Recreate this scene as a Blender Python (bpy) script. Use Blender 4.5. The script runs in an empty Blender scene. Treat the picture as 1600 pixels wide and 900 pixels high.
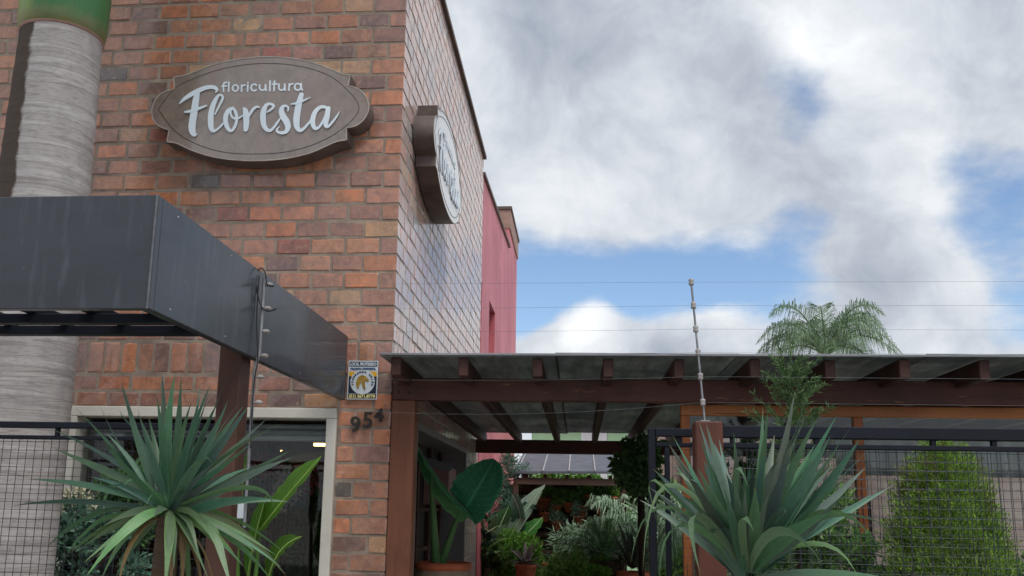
import bpy, math, random
from mathutils import Vector, Matrix
rnd = random.Random(7)
scene = bpy.context.scene
C = scene.collection

# ------------------------------------------------------------------ camera
YAW, PITCH, ROLL = math.radians(-6.0674), math.radians(11.3224), math.radians(1.16619)
FPX, CX, CY = 1476.4, 751.3, 497.9          # focal length and principal point, 1600 px wide picture
EYE = Vector((0, 0, 1.6))
fwd = Vector((math.sin(YAW)*math.cos(PITCH), math.cos(YAW)*math.cos(PITCH), math.sin(PITCH)))
rgt = fwd.cross(Vector((0, 0, 1))).normalized()
upv = rgt.cross(fwd)
cr, sr = math.cos(ROLL), math.sin(ROLL)
RGT, UPV = rgt*cr + upv*sr, upv*cr - rgt*sr
cam_d = bpy.data.cameras.new('camera')
cam = bpy.data.objects.new('camera', cam_d); C.objects.link(cam)
cam.matrix_world = Matrix(((RGT.x, UPV.x, -fwd.x, 0), (RGT.y, UPV.y, -fwd.y, 0), (RGT.z, UPV.z, -fwd.z, EYE.z), (0, 0, 0, 1)))
cam_d.sensor_width = 36; cam_d.lens = FPX/1600*36
cam_d.shift_x = (800-CX)/1600; cam_d.shift_y = (CY-450)/1600
cam_d.clip_start = .05; cam_d.clip_end = 2000
scene.camera = cam

def ray(px, py):
    return RGT*((px-CX)/FPX) - UPV*((py-CY)/FPX) + fwd
def P(px, py, Y):
    d = ray(px, py); return EYE + d*(Y/d.y)
def proj(p):
    v = Vector(p) - EYE; z = v.dot(fwd)
    return CX + FPX*v.dot(RGT)/z, CY - FPX*v.dot(UPV)/z

# ------------------------------------------------------------------ light
SUN_FROM = Vector((.36, -.52, 1.0)).normalized()
sun_d = bpy.data.lights.new('sun', 'SUN'); sun_d.energy = 1.5; sun_d.angle = math.radians(28); sun_d.color = (1, .955, .9)
sun = bpy.data.objects.new('sun', sun_d); C.objects.link(sun)
sun.rotation_euler = (-SUN_FROM).to_track_quat('-Z', 'Y').to_euler(); sun.location = (0, -5, 12)
world = bpy.data.worlds.new('World'); scene.world = world; world.use_nodes = True
world.cycles.sampling_method = 'MANUAL'; world.cycles.sample_map_resolution = 128
W = world.node_tree; W.nodes.clear()
def wn(t, **k):
    n = W.nodes.new(t)
    for a, b in k.items(): setattr(n, a, b)
    return n
def wl(a, b): W.links.new(a, b)
def wmath(op, a, b=None, c=None, clamp=False):
    n = wn('ShaderNodeMath', operation=op, use_clamp=clamp)
    for i, v in enumerate((a, b, c)):
        if v is None: continue
        if isinstance(v, (int, float)): n.inputs[i].default_value = v
        else: wl(v, n.inputs[i])
    return n.outputs[0]
def wmap(v, a, b, c=0., d=1., smooth=True):
    n = wn('ShaderNodeMapRange', interpolation_type='SMOOTHSTEP' if smooth else 'LINEAR')
    wl(v, n.inputs['Value'])
    for k, x in zip(('From Min', 'From Max', 'To Min', 'To Max'), (a, b, c, d)): n.inputs[k].default_value = x
    return n.outputs['Result']
sky = wn('ShaderNodeTexSky', sky_type='NISHITA', sun_disc=False)
sky.sun_elevation = math.asin(SUN_FROM.z); sky.sun_rotation = math.atan2(SUN_FROM.x, SUN_FROM.y)
sky.air_density = 1.0; sky.dust_density = .1; sky.ozone_density = 3.2
tc = wn('ShaderNodeTexCoord'); DIR = tc.outputs['Generated']
def wnoise(vec, scale, detail=6, rough=.55, dist=0.):
    n = wn('ShaderNodeTexNoise'); wl(vec, n.inputs['Vector'])
    for k, v in (('Scale', scale), ('Detail', detail), ('Roughness', rough), ('Distortion', dist)): n.inputs[k].default_value = v
    return n
def wvec(op, a, b):
    n = wn('ShaderNodeVectorMath', operation=op)
    for i, v in enumerate((a, b)):
        if isinstance(v, (tuple, Vector)): n.inputs[i].default_value = tuple(v)
        elif isinstance(v, (int, float)): n.inputs['Scale'].default_value = v
        else: wl(v, n.inputs[i])
    return n.outputs['Value'] if op == 'DOT_PRODUCT' else n.outputs['Vector']
# clouds live in a flat layer, so they shrink and flatten towards the horizon
sep = wn('ShaderNodeSeparateXYZ'); wl(DIR, sep.inputs[0])
den = wmath('ADD', wmath('MAXIMUM', sep.outputs['Z'], 0.), .32)
comb = wn('ShaderNodeCombineXYZ'); wl(wmath('DIVIDE', sep.outputs['X'], den), comb.inputs[0]); wl(wmath('DIVIDE', sep.outputs['Y'], den), comb.inputs[1])
comb.inputs[2].default_value = 3.7
warp = wnoise(DIR, 5., 2, .6)
wdir = wvec('ADD', DIR, wvec('SCALE', wvec('SUBTRACT', warp.outputs['Color'], (.5, .5, .5)), .15))
def blobs(lst):
    tot = None
    for px, py, rad, amp in lst:
        d = ray(px, py).normalized(); n = wn('ShaderNodeVectorMath', operation='DISTANCE'); wl(wdir, n.inputs[0]); n.inputs[1].default_value = tuple(d)
        g = wmap(n.outputs['Value'], 0., rad/FPX, amp, 0.)
        tot = g if tot is None else wmath('ADD', tot, g)
    return tot
n_cov = wnoise(comb.outputs[0], 2.6, 6, .58, 0.)
holes = blobs([(850, 440, 150, .46), (1010, 430, 150, .50), (1165, 448, 160, .50), (1550, 295, 160, .37), (1285, 210, 130, .27), (1190, 90, 150, .17), (1600, 450, 130, .30)])
fill = blobs([(905, 540, 105, .40), (1000, 545, 90, .34), (1140, 530, 130, .42), (1000, 230, 330, .18)])
cov = wmath('SUBTRACT', wmath('ADD', n_cov.outputs['Fac'], fill), holes)
mask = wmap(cov, .15, .43)
n_br = wnoise(wdir, 6.5, 6, .6, 0.)
light = blobs([(900, 340, 180, .16), (1060, 370, 150, .10), (930, 500, 80, .26), (1135, 490, 105, .26), (1325, 100, 150, .22), (1420, 270, 160, .12), (960, 140, 280, -.10), (1400, 450, 220, -.10), (1090, 545, 60, -.16), (1190, 140, 130, -.16)])
br = wmath('ADD', wmath('ADD', wmath('MULTIPLY', n_br.outputs['Fac'], .9), wmath('MULTIPLY', n_cov.outputs['Fac'], .45)), light)
ramp = wn('ShaderNodeValToRGB'); wl(br, ramp.inputs[0])
e = ramp.color_ramp.elements
e[0].position = .40; e[0].color = (.29, .33, .40, 1)
e[1].position = 1.0; e[1].color = (.86, .88, .90, 1)
for p_, c_ in ((.57, (.42, .455, .52, 1)), (.74, (.59, .625, .67, 1))):
    x = e.new(p_); x.color = c_
bg_sky = wn('ShaderNodeBackground'); wl(sky.outputs[0], bg_sky.inputs[0]); bg_sky.inputs[1].default_value = .105
bg_cl = wn('ShaderNodeBackground'); wl(ramp.outputs[0], bg_cl.inputs[0]); bg_cl.inputs[1].default_value = .86
mixw = wn('ShaderNodeMixShader'); wl(mask, mixw.inputs[0]); wl(bg_sky.outputs[0], mixw.inputs[1]); wl(bg_cl.outputs[0], mixw.inputs[2])
wout = wn('ShaderNodeOutputWorld'); wl(mixw.outputs[0], wout.inputs[0])
scene.view_settings.view_transform = 'Standard'; scene.view_settings.look = 'None'
scene.view_settings.gamma = 1; scene.view_settings.exposure = .5
scene.cycles.max_bounces = 6; scene.cycles.diffuse_bounces = 4; scene.cycles.glossy_bounces = 3; scene.cycles.transmission_bounces = 3; scene.cycles.transparent_max_bounces = 14
scene.cycles.use_adaptive_sampling = True; scene.cycles.adaptive_threshold = .025; scene.cycles.caustics_reflective = False; scene.cycles.caustics_refractive = False

# ------------------------------------------------------------------ materials
MATS = {}
def lin(r, g, b):
    f = lambda c: ((c/255+.055)/1.055)**2.4 if c > 10 else c/255/12.92
    return (f(r), f(g), f(b), 1)
def dim(c, k): return (c[0]*k, c[1]*k, c[2]*k, 1)
class NT:
    def __init__(s, name):
        s.m = bpy.data.materials.new(name); s.m.use_nodes = True; s.t = s.m.node_tree
        s.b = s.t.nodes['Principled BSDF']; s.out = s.t.nodes['Material Output']; MATS[name] = s.m
    def n(s, t, **k):
        x = s.t.nodes.new(t)
        for a, b in k.items(): setattr(x, a, b)
        return x
    def l(s, a, b): s.t.links.new(a, b)
    def set(s, **k):
        for a, v in k.items(): s.b.inputs[a.replace('_', ' ')].default_value = v
    def coord(s, kind='Object', scale=(1, 1, 1), loc=None):
        t = s.n('ShaderNodeNewGeometry').outputs['Position'] if kind == 'World' else s.n('ShaderNodeTexCoord').outputs[kind]
        m = s.n('ShaderNodeMapping'); m.inputs['Scale'].default_value = scale; s.l(t, m.inputs[0])
        if loc is not None: s.l(loc, m.inputs['Location'])
        return m.outputs[0]
    def noise(s, vec, scale, detail=5, rough=.6, dist=0.):
        x = s.n('ShaderNodeTexNoise'); s.l(vec, x.inputs['Vector'])
        for k, v in (('Scale', scale), ('Detail', detail), ('Roughness', rough), ('Distortion', dist)): x.inputs[k].default_value = v
        return x.outputs['Fac']
    def ramp(s, fac, stops):
        x = s.n('ShaderNodeValToRGB'); s.l(fac, x.inputs[0]); e = x.color_ramp.elements
        e[0].position, e[0].color = stops[0]; e[1].position, e[1].color = stops[-1]
        for p, c in stops[1:-1]: y = e.new(p); y.color = c
        return x.outputs[0]
    def mix(s, fac, a, b, mode='MIX'):
        x = s.n('ShaderNodeMix', data_type='RGBA', blend_type=mode)
        for v, i in ((fac, 0), (a, 6), (b, 7)):
            if isinstance(v, (int, float)): x.inputs[i].default_value = v
            elif isinstance(v, tuple): x.inputs[i].default_value = v
            else: s.l(v, x.inputs[i])
        return x.outputs[2]
    def bump(s, h, strength=.3, dist=.01):
        x = s.n('ShaderNodeBump'); x.inputs['Strength'].default_value = strength; x.inputs['Distance'].default_value = dist
        s.l(h, x.inputs['Height']); s.l(x.outputs[0], s.b.inputs['Normal'])
    def col(s, c): s.l(c, s.b.inputs['Base Color'])
    def mth(s, op, a, b=0.):
        x = s.n('ShaderNodeMath', operation=op)
        for i, v in enumerate((a, b)):
            if isinstance(v, (int, float)): x.inputs[i].default_value = v
            else: s.l(v, x.inputs[i])
        return x.outputs[0]
def plain(name, c, c2=None, scale=6., rough=.5, metal=0., bump=0., bscale=None, stretch=(1, 1, 1), spec=.5, coat=0., crough=.4, sheen=0.):
    s = NT(name); s.set(Roughness=rough, Metallic=metal, Specular_IOR_Level=spec, Coat_Weight=coat, Coat_Roughness=crough, Sheen_Weight=sheen, Sheen_Roughness=.35)
    v = s.coord('World', stretch); f = s.noise(v, scale)
    s.col(s.ramp(f, [(.32, c), (.68, c2 or dim(c, .7))]))
    if bump: s.bump(s.noise(v, bscale or scale*6), bump)
    return s.m
def brick_mat(name, src):
    s = NT(name); s.set(Roughness=.6, Specular_IOR_Level=.5, Coat_Weight=.9, Coat_Roughness=.17, Coat_IOR=1.7, Sheen_Weight=.5, Sheen_Roughness=.35, Sheen_Tint=(1, .95, .95, 1))   # sealed, dusty brick
    if src == 'object':
        oi = s.n('ShaderNodeObjectInfo'); base = oi.outputs['Color']
        off = s.mth('MULTIPLY', oi.outputs['Random'], 37.)
    else:
        a = s.n('ShaderNodeAttribute', attribute_name='tone'); base = a.outputs['Color']
        off = s.mth('MULTIPLY', s.n('ShaderNodeNewGeometry').outputs['Random Per Island'], 37.)
    cx = s.n('ShaderNodeCombineXYZ'); s.l(off, cx.inputs[0]); s.l(off, cx.inputs[2])
    v = s.coord('World', (1, 1, 1), cx.outputs[0])
    big = s.noise(v, 11., 3, .6, .8); mid = s.noise(v, 30., 6, .65); fine = s.noise(v, 120., 4, .7)
    c = s.mix(s.ramp(big, [(.46, (0, 0, 0, 1)), (.68, (.7, .7, .7, 1))]), base, s.mix(1., base, (.55, .52, .60, 1), 'MULTIPLY'))
    c = s.mix(s.ramp(big, [(.30, (.8, .8, .8, 1)), (.46, (0, 0, 0, 1))]), c, s.mix(1., base, (1.3, 1.12, .9, 1), 'MULTIPLY'))
    c = s.mix(s.ramp(mid, [(.54, (0, 0, 0, 1)), (.74, (.5, .5, .5, 1))]), c, lin(196, 170, 150))          # lime bloom
    c = s.mix(s.ramp(mid, [(.30, (.8, .8, .8, 1)), (.42, (0, 0, 0, 1))]), c, s.mix(1., c, (.55, .48, .46, 1), 'MULTIPLY'))
    c = s.mix(s.ramp(fine, [(.32, (.85, .85, .85, 1)), (.39, (0, 0, 0, 1))]), c, lin(58, 42, 38))              # pits
    st = s.noise(s.coord('World', (2.2, 2.2, .45)), 1.6, 6, .65, .4)                                       # rain grime on the wall
    c = s.mix(s.ramp(st, [(.48, (0, 0, 0, 1)), (.72, (.7, .7, .7, 1))]), c, s.mix(1., c, (.55, .55, .58, 1), 'MULTIPLY'))
    s.col(c)
    s.l(s.ramp(fine, [(.3, (.4, .4, .4, 1)), (.45, (.95, .95, .95, 1))]), s.b.inputs['Coat Weight'])
    s.bump(s.mth('ADD', s.mth('MULTIPLY', mid, .6), s.mth('MULTIPLY', fine, .4)), .45, .006)
    return s.m
def wood_mat(name, c, c2, axis, rough=.5, c3=None):
    s = NT(name); s.set(Roughness=rough, Specular_IOR_Level=.35)
    st = [14., 14., 14.]; st[axis] = .9
    v = s.coord('World', tuple(st)); f = s.noise(v, 2.2, 7, .65, .4); g = s.noise(s.coord('World', (1, 1, 1)), 2.6, 4, .6)
    col = s.mix(f, c, c2)
    col = s.mix(s.ramp(g, [(.4, (0, 0, 0, 1)), (.75, (.7, .7, .7, 1))]), col, dim(c2, .62))
    if c3:
        st2 = [30., 30., 30.]; st2[axis] = 5.
        col = s.mix(s.ramp(s.noise(s.coord('World', tuple(st2)), 1.3, 3, .5), [(.66, (0, 0, 0, 1)), (.74, (.75, .75, .75, 1))]), col, c3)
    st3 = [55., 55., 55.]; st3[axis] = 1.1
    ck = s.ramp(s.noise(s.coord('World', tuple(st3)), 1., 2, .5), [(.30, (.9, .9, .9, 1)), (.335, (0, 0, 0, 1))])      # drying checks
    col = s.mix(ck, col, dim(c2, .3))
    s.col(col); s.bump(s.mth('SUBTRACT', f, ck), .4, .004)
    return s.m
def leaf_mat(name, trans=.18, rough=.42, c=None, c2=None, stripe=0., island=False, dead=None):
    """colour from the object's own colour (or c..c2 per leaf for crowns made of many small leaves)"""
    s = NT(name); s.set(Roughness=rough, Specular_IOR_Level=.4)
    if c is None: base = s.n('ShaderNodeObjectInfo').outputs['Color']
    elif island: base = s.mix(s.n('ShaderNodeNewGeometry').outputs['Random Per Island'], c, c2)
    else: base = s.mix(s.noise(s.coord('World'), 6.), c, c2)
    v = s.coord('World'); f = s.noise(v, 45., 5, .6); g = s.noise(v, 9., 3, .5)
    base = s.mix(s.ramp(f, [(.35, (.5, .5, .5, 1)), (.6, (0, 0, 0, 1))]), base, s.mix(1., base, (.72, .78, .72, 1), 'MULTIPLY'))
    base = s.mix(s.ramp(g, [(.5, (0, 0, 0, 1)), (.8, (.45, .45, .45, 1))]), base, s.mix(1., base, (1.5, 1.4, 1.3, 1), 'MULTIPLY'))
    if dead: base = s.mix(s.ramp(s.noise(s.coord('World', (1, 1, .5)), 7., 3, .6), [(.56, (0, 0, 0, 1)), (.66, (.75, .75, .75, 1))]), base, dead)
    if c is None:
        at = s.n('ShaderNodeAttribute', attribute_name='leafuv'); sp = s.n('ShaderNodeSeparateColor'); s.l(at.outputs['Color'], sp.inputs[0])
        u, t, kd = sp.outputs; au = s.mth('ABSOLUTE', u); rn = s.n('ShaderNodeObjectInfo').outputs['Random']
        cb = s.n('ShaderNodeCombineXYZ'); s.l(s.mth('MULTIPLY', u, 9.), cb.inputs[0]); s.l(s.mth('MULTIPLY', t, 1.3), cb.inputs[1]); s.l(s.mth('MULTIPLY', rn, 50.), cb.inputs[2])
        st = s.noise(cb.outputs[0], 1.6, 4, .6)                                                    # fine streaks along the blade
        isb = s.mth('GREATER_THAN', kd, 1.5); isa = s.mth('GREATER_THAN', kd, .5)
        base = s.mix(s.mth('MULTIPLY', isa, s.ramp(st, [(.38, (.75, .75, .75, 1)), (.6, (0, 0, 0, 1))])), base, s.mix(1., base, (.66, .72, .74, 1), 'MULTIPLY'))
        base = s.mix(s.mth('MULTIPLY', isa, s.ramp(st, [(.55, (0, 0, 0, 1)), (.78, (.6, .6, .6, 1))])), base, s.mix(1., base, (1.5, 1.45, 1.35, 1), 'MULTIPLY'))
        vn = s.mth('FRACT', s.mth('SUBTRACT', s.mth('MULTIPLY', t, 9.), s.mth('MULTIPLY', au, 2.2)))
        rib = s.mth('MAXIMUM', s.mth('LESS_THAN', au, .045), s.mth('MULTIPLY', s.mth('LESS_THAN', vn, .12), .45))
        base = s.mix(s.mth('MULTIPLY', isb, rib), base, s.mix(1., base, (2.1, 1.8, 1.7, 1), 'MULTIPLY'))
        edge = s.mth('MULTIPLY', s.mth('GREATER_THAN', au, .9), .45)
        base = s.mix(s.mth('MULTIPLY', isa, edge), base, s.mix(1., base, (1.6, 1.5, 1.3, 1), 'MULTIPLY'))
        tip = s.mth('MULTIPLY', s.ramp(t, [(.93, (0, 0, 0, 1)), (1., (1, 1, 1, 1))]), isa)
        base = s.mix(s.mth('MULTIPLY', tip, s.mth('GREATER_THAN', rn, .45)), base, lin(120, 96, 62))
    s.col(base); s.bump(f, .12, .004)
    tr = s.n('ShaderNodeBsdfTranslucent'); s.l(base, tr.inputs[0])
    mx = s.n('ShaderNodeMixShader'); mx.inputs[0].default_value = trans
    s.l(s.b.outputs[0], mx.inputs[1]); s.l(tr.outputs[0], mx.inputs[2]); s.l(mx.outputs[0], s.out.inputs[0])
    return s.m
def tint_mat(name, rough=.6, bump=.2):
    s = NT(name); s.set(Roughness=rough); base = s.n('ShaderNodeObjectInfo').outputs['Color']
    v = s.coord('World'); f = s.noise(v, 14., 6, .6); g = s.noise(v, 60., 4, .6)
    c = s.mix(s.ramp(f, [(.4, (0, 0, 0, 1)), (.75, (.8, .8, .8, 1))]), base, s.mix(1., base, (.6, .62, .62, 1), 'MULTIPLY'))
    s.col(c); s.bump(g, bump, .004)
    return s.m
def glass_mat(name, tint=(.9, .93, .92, 1), refl=1., gain=1.):
    s = NT(name); s.t.nodes.remove(s.b)
    t = s.n('ShaderNodeBsdfTransparent'); t.inputs[0].default_value = tint
    g = s.n('ShaderNodeBsdfGlossy'); g.inputs['Roughness'].default_value = .03; g.inputs[0].default_value = (refl, refl, refl, 1)
    fr = s.n('ShaderNodeFresnel'); fr.inputs[0].default_value = 1.5
    k = s.mth('MULTIPLY', fr.outputs[0], gain)
    mx = s.n('ShaderNodeMixShader'); s.l(k, mx.inputs[0]); s.l(t.outputs[0], mx.inputs[1]); s.l(g.outputs[0], mx.inputs[2]); s.l(mx.outputs[0], s.out.inputs[0])
    return s.m
def emit_mat(name, c, k):
    s = NT(name); s.set(Emission_Color=c, Emission_Strength=k); s.b.inputs['Base Color'].default_value = c; return s.m

brick_mat('brick', 'object'); brick_mat('brick_many', 'attr')
plain('mortar', lin(160, 145, 130), lin(118, 104, 93), 9., .8, bump=.4, bscale=70, coat=.5, sheen=.5)
plain('soil', lin(70, 52, 40), lin(40, 30, 24), 8., .95, bump=.5)
plain('paving', lin(196, 190, 182), lin(172, 167, 160), 1.5, .85, bump=.3)
plain('asphalt', lin(66, 66, 68), lin(52, 52, 54), 3., .9, bump=.5)
plain('cream_paint', lin(216, 213, 204), lin(196, 192, 182), 3., .45, bump=.08)
plain('grey_paint', lin(150, 148, 150), lin(132, 130, 132), 3., .5, bump=.08)
def graphite():
    s = NT('graphite'); s.set(Specular_IOR_Level=.5, Coat_Weight=.35, Coat_Roughness=.12)
    v = s.coord('World', (1, 1, 2.2)); f = s.noise(v, 1.7, 6, .62, .6); g = s.noise(s.coord('World', (6, 6, .8)), 4., 5, .6); d = s.noise(s.coord('World'), 38., 3, .6)
    c = s.mix(s.ramp(f, [(.3, (0, 0, 0, 1)), (.7, (1, 1, 1, 1))]), lin(38, 42, 49), lin(54, 59, 68))
    c = s.mix(s.ramp(g, [(.55, (0, 0, 0, 1)), (.8, (.5, .5, .5, 1))]), c, lin(88, 94, 104))       # rain streaks
    c = s.mix(s.ramp(d, [(.70, (0, 0, 0, 1)), (.76, (.5, .5, .5, 1))]), c, lin(120, 124, 130)); s.col(c)
    s.l(s.ramp(f, [(.3, (.38, .38, .38, 1)), (.7, (.6, .6, .6, 1))]), s.b.inputs['Roughness']); s.bump(f, .12, .02)
graphite()
plain('fence_black', lin(24, 30, 42), lin(18, 22, 31), 4., .5, spec=.25)
plain('wire', lin(74, 78, 86), lin(52, 56, 64), 30., .45, metal=.5)
plain('wire_pale', lin(120, 122, 126), lin(100, 102, 106), 30., .4, metal=.6)
plain('steel', lin(160, 162, 166), lin(120, 122, 126), 20., .45, metal=.55)
plain('porcelain', lin(176, 172, 170), lin(140, 136, 134), 20., .35)
plain('sign_side', lin(112, 100, 95), lin(86, 76, 73), 9., .45)
plain('white_letter', lin(226, 238, 248), lin(216, 230, 242), 10., .3)
plain('trim_pale', lin(186, 178, 170), lin(150, 142, 134), 12., .4)
plain('groove', lin(62, 52, 48), lin(50, 42, 40), 20., .7)
def pink():
    s = NT('pink_wall'); s.set(Roughness=.6, Coat_Weight=.25, Coat_Roughness=.4)
    f = s.noise(s.coord('World'), .9, 6, .65, .5); g = s.noise(s.coord('World', (3, 3, .3)), 1.6, 6, .65); h = s.noise(s.coord('World'), 26., 4, .6)
    c = s.mix(s.ramp(f, [(.35, (0, 0, 0, 1)), (.65, (1, 1, 1, 1))]), lin(190, 90, 102), lin(218, 122, 130))
    c = s.mix(s.ramp(g, [(.5, (0, 0, 0, 1)), (.72, (.55, .55, .55, 1))]), c, lin(150, 72, 84))          # rain runs
    c = s.mix(s.ramp(g, [(.28, (.5, .5, .5, 1)), (.42, (0, 0, 0, 1))]), c, lin(226, 152, 156)); s.col(c); s.bump(h, .35, .01)
pink()
plain('pink_dark', lin(150, 62, 72), lin(128, 50, 60), 3., .6)
plain('coping', lin(112, 92, 84), lin(84, 70, 66), 4., .6, bump=.2)
plain('tan_band', lin(176, 142, 128), lin(150, 116, 106), 4., .7)
plain('dark', lin(22, 22, 26), lin(14, 14, 17), 4., .6)
plain('shop_wall', lin(150, 120, 108), lin(120, 96, 88), 2., .8)
plain('shop_pink', lin(168, 132, 130), lin(148, 114, 112), 3., .6)
plain('shop_grey', lin(150, 152, 158), lin(120, 122, 128), 3., .5)
plain('shutter', lin(170, 174, 180), lin(148, 152, 158), 5., .45)
plain('terracotta', lin(204, 116, 80), lin(172, 92, 64), 12., .75, bump=.2)
plain('urn_body', lin(176, 160, 142), lin(148, 128, 110), 9., .7, bump=.25)
plain('slate_roof', lin(104, 110, 120), lin(84, 90, 100), 5., .7, bump=.25)
plain('white_strip', lin(190, 194, 198), lin(160, 164, 168), 5., .5)
plain('green_wall', lin(160, 196, 158), lin(140, 176, 140), 2., .7)
plain('white_wall', lin(206, 210, 214), lin(186, 190, 194), 2., .7)
plain('beige_wall', lin(178, 158, 150), lin(150, 128, 120), 1.3, .75, bump=.1)
plain('bark_dark', lin(64, 48, 38), lin(40, 30, 25), 12., .9, bump=.6, stretch=(1, 1, 3))
plain('yellow_print', lin(222, 172, 52), lin(214, 162, 44), 20., .4)
plain('navy_print', lin(24, 36, 58), lin(20, 30, 50), 20., .4)
plain('blue_print', lin(70, 90, 130), lin(60, 80, 120), 20., .4)
plain('white_print', lin(206, 216, 224), lin(196, 206, 214), 20., .4)
plain('black_print', lin(26, 26, 28), lin(22, 22, 24), 20., .4)
plain('gold_print', lin(186, 150, 60), lin(120, 88, 30), 60., .4)
plain('pale_yellow_print', lin(226, 214, 150), lin(216, 204, 140), 20., .4)
plain('iron', lin(48, 40, 36), lin(32, 26, 24), 40., .6, bump=.3)
plain('cable', lin(26, 28, 34), lin(22, 24, 28), 20., .5)
plain('flower_white', lin(228, 226, 206), lin(190, 190, 160), 30., .6)
plain('flower_pink', lin(196, 86, 110), lin(150, 50, 80), 30., .6)
wood_mat('beam_x', lin(110, 70, 60), lin(68, 43, 41), 0, .55, lin(150, 100, 78))
wood_mat('beam_y', lin(92, 58, 48), lin(52, 34, 32), 1, .55)
wood_mat('post_z', lin(146, 94, 70), lin(100, 62, 48), 2, .45)
wood_mat('post_red', lin(108, 64, 50), lin(72, 42, 36), 2, .5)
wood_mat('orange_x', lin(196, 132, 80), lin(160, 98, 56), 0, .5)
wood_mat('orange_z', lin(190, 118, 68), lin(150, 84, 46), 2, .5)
wood_mat('slat_x', lin(116, 90, 76), lin(74, 58, 52), 0, .75)
wood_mat('brown_z', lin(104, 72, 60), lin(70, 48, 42), 2, .6)
leaf_mat('leaf'); leaf_mat('leaf_thin', .32, .45); tint_mat('tint')
leaf_mat('crown_dark', .34, .5, lin(76, 118, 74), lin(120, 162, 102), island=True)
leaf_mat('crown_mid', .38, .5, lin(90, 136, 76), lin(152, 190, 110), island=True)
leaf_mat('crown_bright', .25, .5, lin(66, 122, 44), lin(132, 176, 72), island=True)
leaf_mat('crown_grey', .25, .5, lin(104, 142, 112), lin(182, 206, 178), island=True)
leaf_mat('crown_blue', .32, .5, lin(82, 122, 106), lin(124, 162, 140), island=True)
leaf_mat('crown_palm', .3, .45, lin(84, 112, 86), lin(140, 166, 124), island=True)
leaf_mat('crown_thuja', .25, .55, lin(80, 118, 52), lin(164, 198, 88), island=True, dead=lin(120, 96, 66))
leaf_mat('crown_conifer', .3, .55, lin(66, 98, 68), lin(126, 156, 100), island=True)
leaf_mat('crown_rust', .2, .5, lin(120, 72, 60), lin(150, 110, 80), island=True)
glass_mat('glass', gain=.6); glass_mat('glass_dusty', (.82, .86, .86, 1))
emit_mat('lamp_glow', (1, .62, .25, 1), 4.)
def special():
    # royal palm bark: pale, ringed, with a dark brown strip on one side, jagged edged
    s = NT('palm_bark'); s.set(Roughness=.8)
    v = s.coord('Object'); f = s.noise(s.coord('Object', (1, 1, .35)), 7., 6, .65)
    ring = s.noise(s.coord('Object', (.40, .2, 9.)), 2.3, 1, .5, .05)      # uneven leaf scar rings
    fine = s.noise(s.coord('Object', (1, 1, 5)), 22., 5, .65)
    c = s.mix(f, lin(188, 184, 184), lin(146, 140, 137))
    c = s.mix(s.ramp(ring, [(.465, (0, 0, 0, 1)), (.478, (.45, .45, .45, 1)), (.486, (.45, .45, .45, 1)), (.50, (0, 0, 0, 1))]), c, lin(100, 92, 88))
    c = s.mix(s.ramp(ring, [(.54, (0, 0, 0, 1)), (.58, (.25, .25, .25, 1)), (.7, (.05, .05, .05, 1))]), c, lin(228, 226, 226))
    c = s.mix(s.ramp(ring, [(.30, (.45, .45, .45, 1)), (.36, (0, 0, 0, 1))]), c, lin(126, 120, 116))
    blot = s.noise(v, 5.5, 5, .65); c = s.mix(s.ramp(blot, [(.52, (0, 0, 0, 1)), (.72, (.6, .6, .6, 1))]), c, lin(140, 136, 138))
    c = s.mix(s.ramp(fine, [(.3, (.55, .55, .55, 1)), (.5, (0, 0, 0, 1))]), c, lin(112, 106, 102))
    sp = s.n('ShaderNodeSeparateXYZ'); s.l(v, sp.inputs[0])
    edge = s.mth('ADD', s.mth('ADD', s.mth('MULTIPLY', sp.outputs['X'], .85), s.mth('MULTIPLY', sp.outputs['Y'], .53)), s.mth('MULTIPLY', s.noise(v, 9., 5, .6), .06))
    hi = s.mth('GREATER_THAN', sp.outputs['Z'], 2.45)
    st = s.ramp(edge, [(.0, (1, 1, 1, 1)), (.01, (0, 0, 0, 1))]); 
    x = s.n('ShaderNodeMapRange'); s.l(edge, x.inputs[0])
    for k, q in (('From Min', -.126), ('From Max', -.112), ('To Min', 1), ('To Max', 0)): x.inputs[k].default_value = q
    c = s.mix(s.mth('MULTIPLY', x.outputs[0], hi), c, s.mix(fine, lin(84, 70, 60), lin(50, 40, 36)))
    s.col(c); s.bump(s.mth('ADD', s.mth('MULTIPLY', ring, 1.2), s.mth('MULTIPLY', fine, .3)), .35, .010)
    s = NT('crownshaft'); s.set(Roughness=.35)
    f = s.noise(s.coord('Object', (1, 1, .2)), 8., 4, .5); sp = s.n('ShaderNodeSeparateXYZ'); s.l(s.coord('Object'), sp.inputs[0])
    x = s.n('ShaderNodeMapRange'); s.l(s.mth('ADD', sp.outputs['X'], s.mth('MULTIPLY', f, .12)), x.inputs[0])
    for k, q in (('From Min', -.16), ('From Max', .04), ('To Min', 0), ('To Max', 1)): x.inputs[k].default_value = q
    fb = s.noise(s.coord('Object', (1, 1, .06)), 60., 4, .6); g2 = s.noise(s.coord('Object'), 12., 5, .65)
    c = s.mix(x.outputs[0], lin(156, 172, 78), s.mix(f, lin(72, 128, 74), lin(52, 104, 62)))
    c = s.mix(s.ramp(fb, [(.35, (.5, .5, .5, 1)), (.55, (0, 0, 0, 1))]), c, s.mix(1., c, (.72, .76, .7, 1), 'MULTIPLY'))
    y = s.n('ShaderNodeMapRange'); s.l(s.mth('SUBTRACT', sp.outputs['Z'], s.mth('MULTIPLY', g2, .16)), y.inputs[0])
    for k, q in (('From Min', 4.13), ('From Max', 4.26), ('To Min', .85), ('To Max', 0)): y.inputs[k].default_value = q
    s.col(s.mix(y.outputs[0], c, lin(134, 116, 78))); s.bump(fb, .3, .006)
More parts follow.
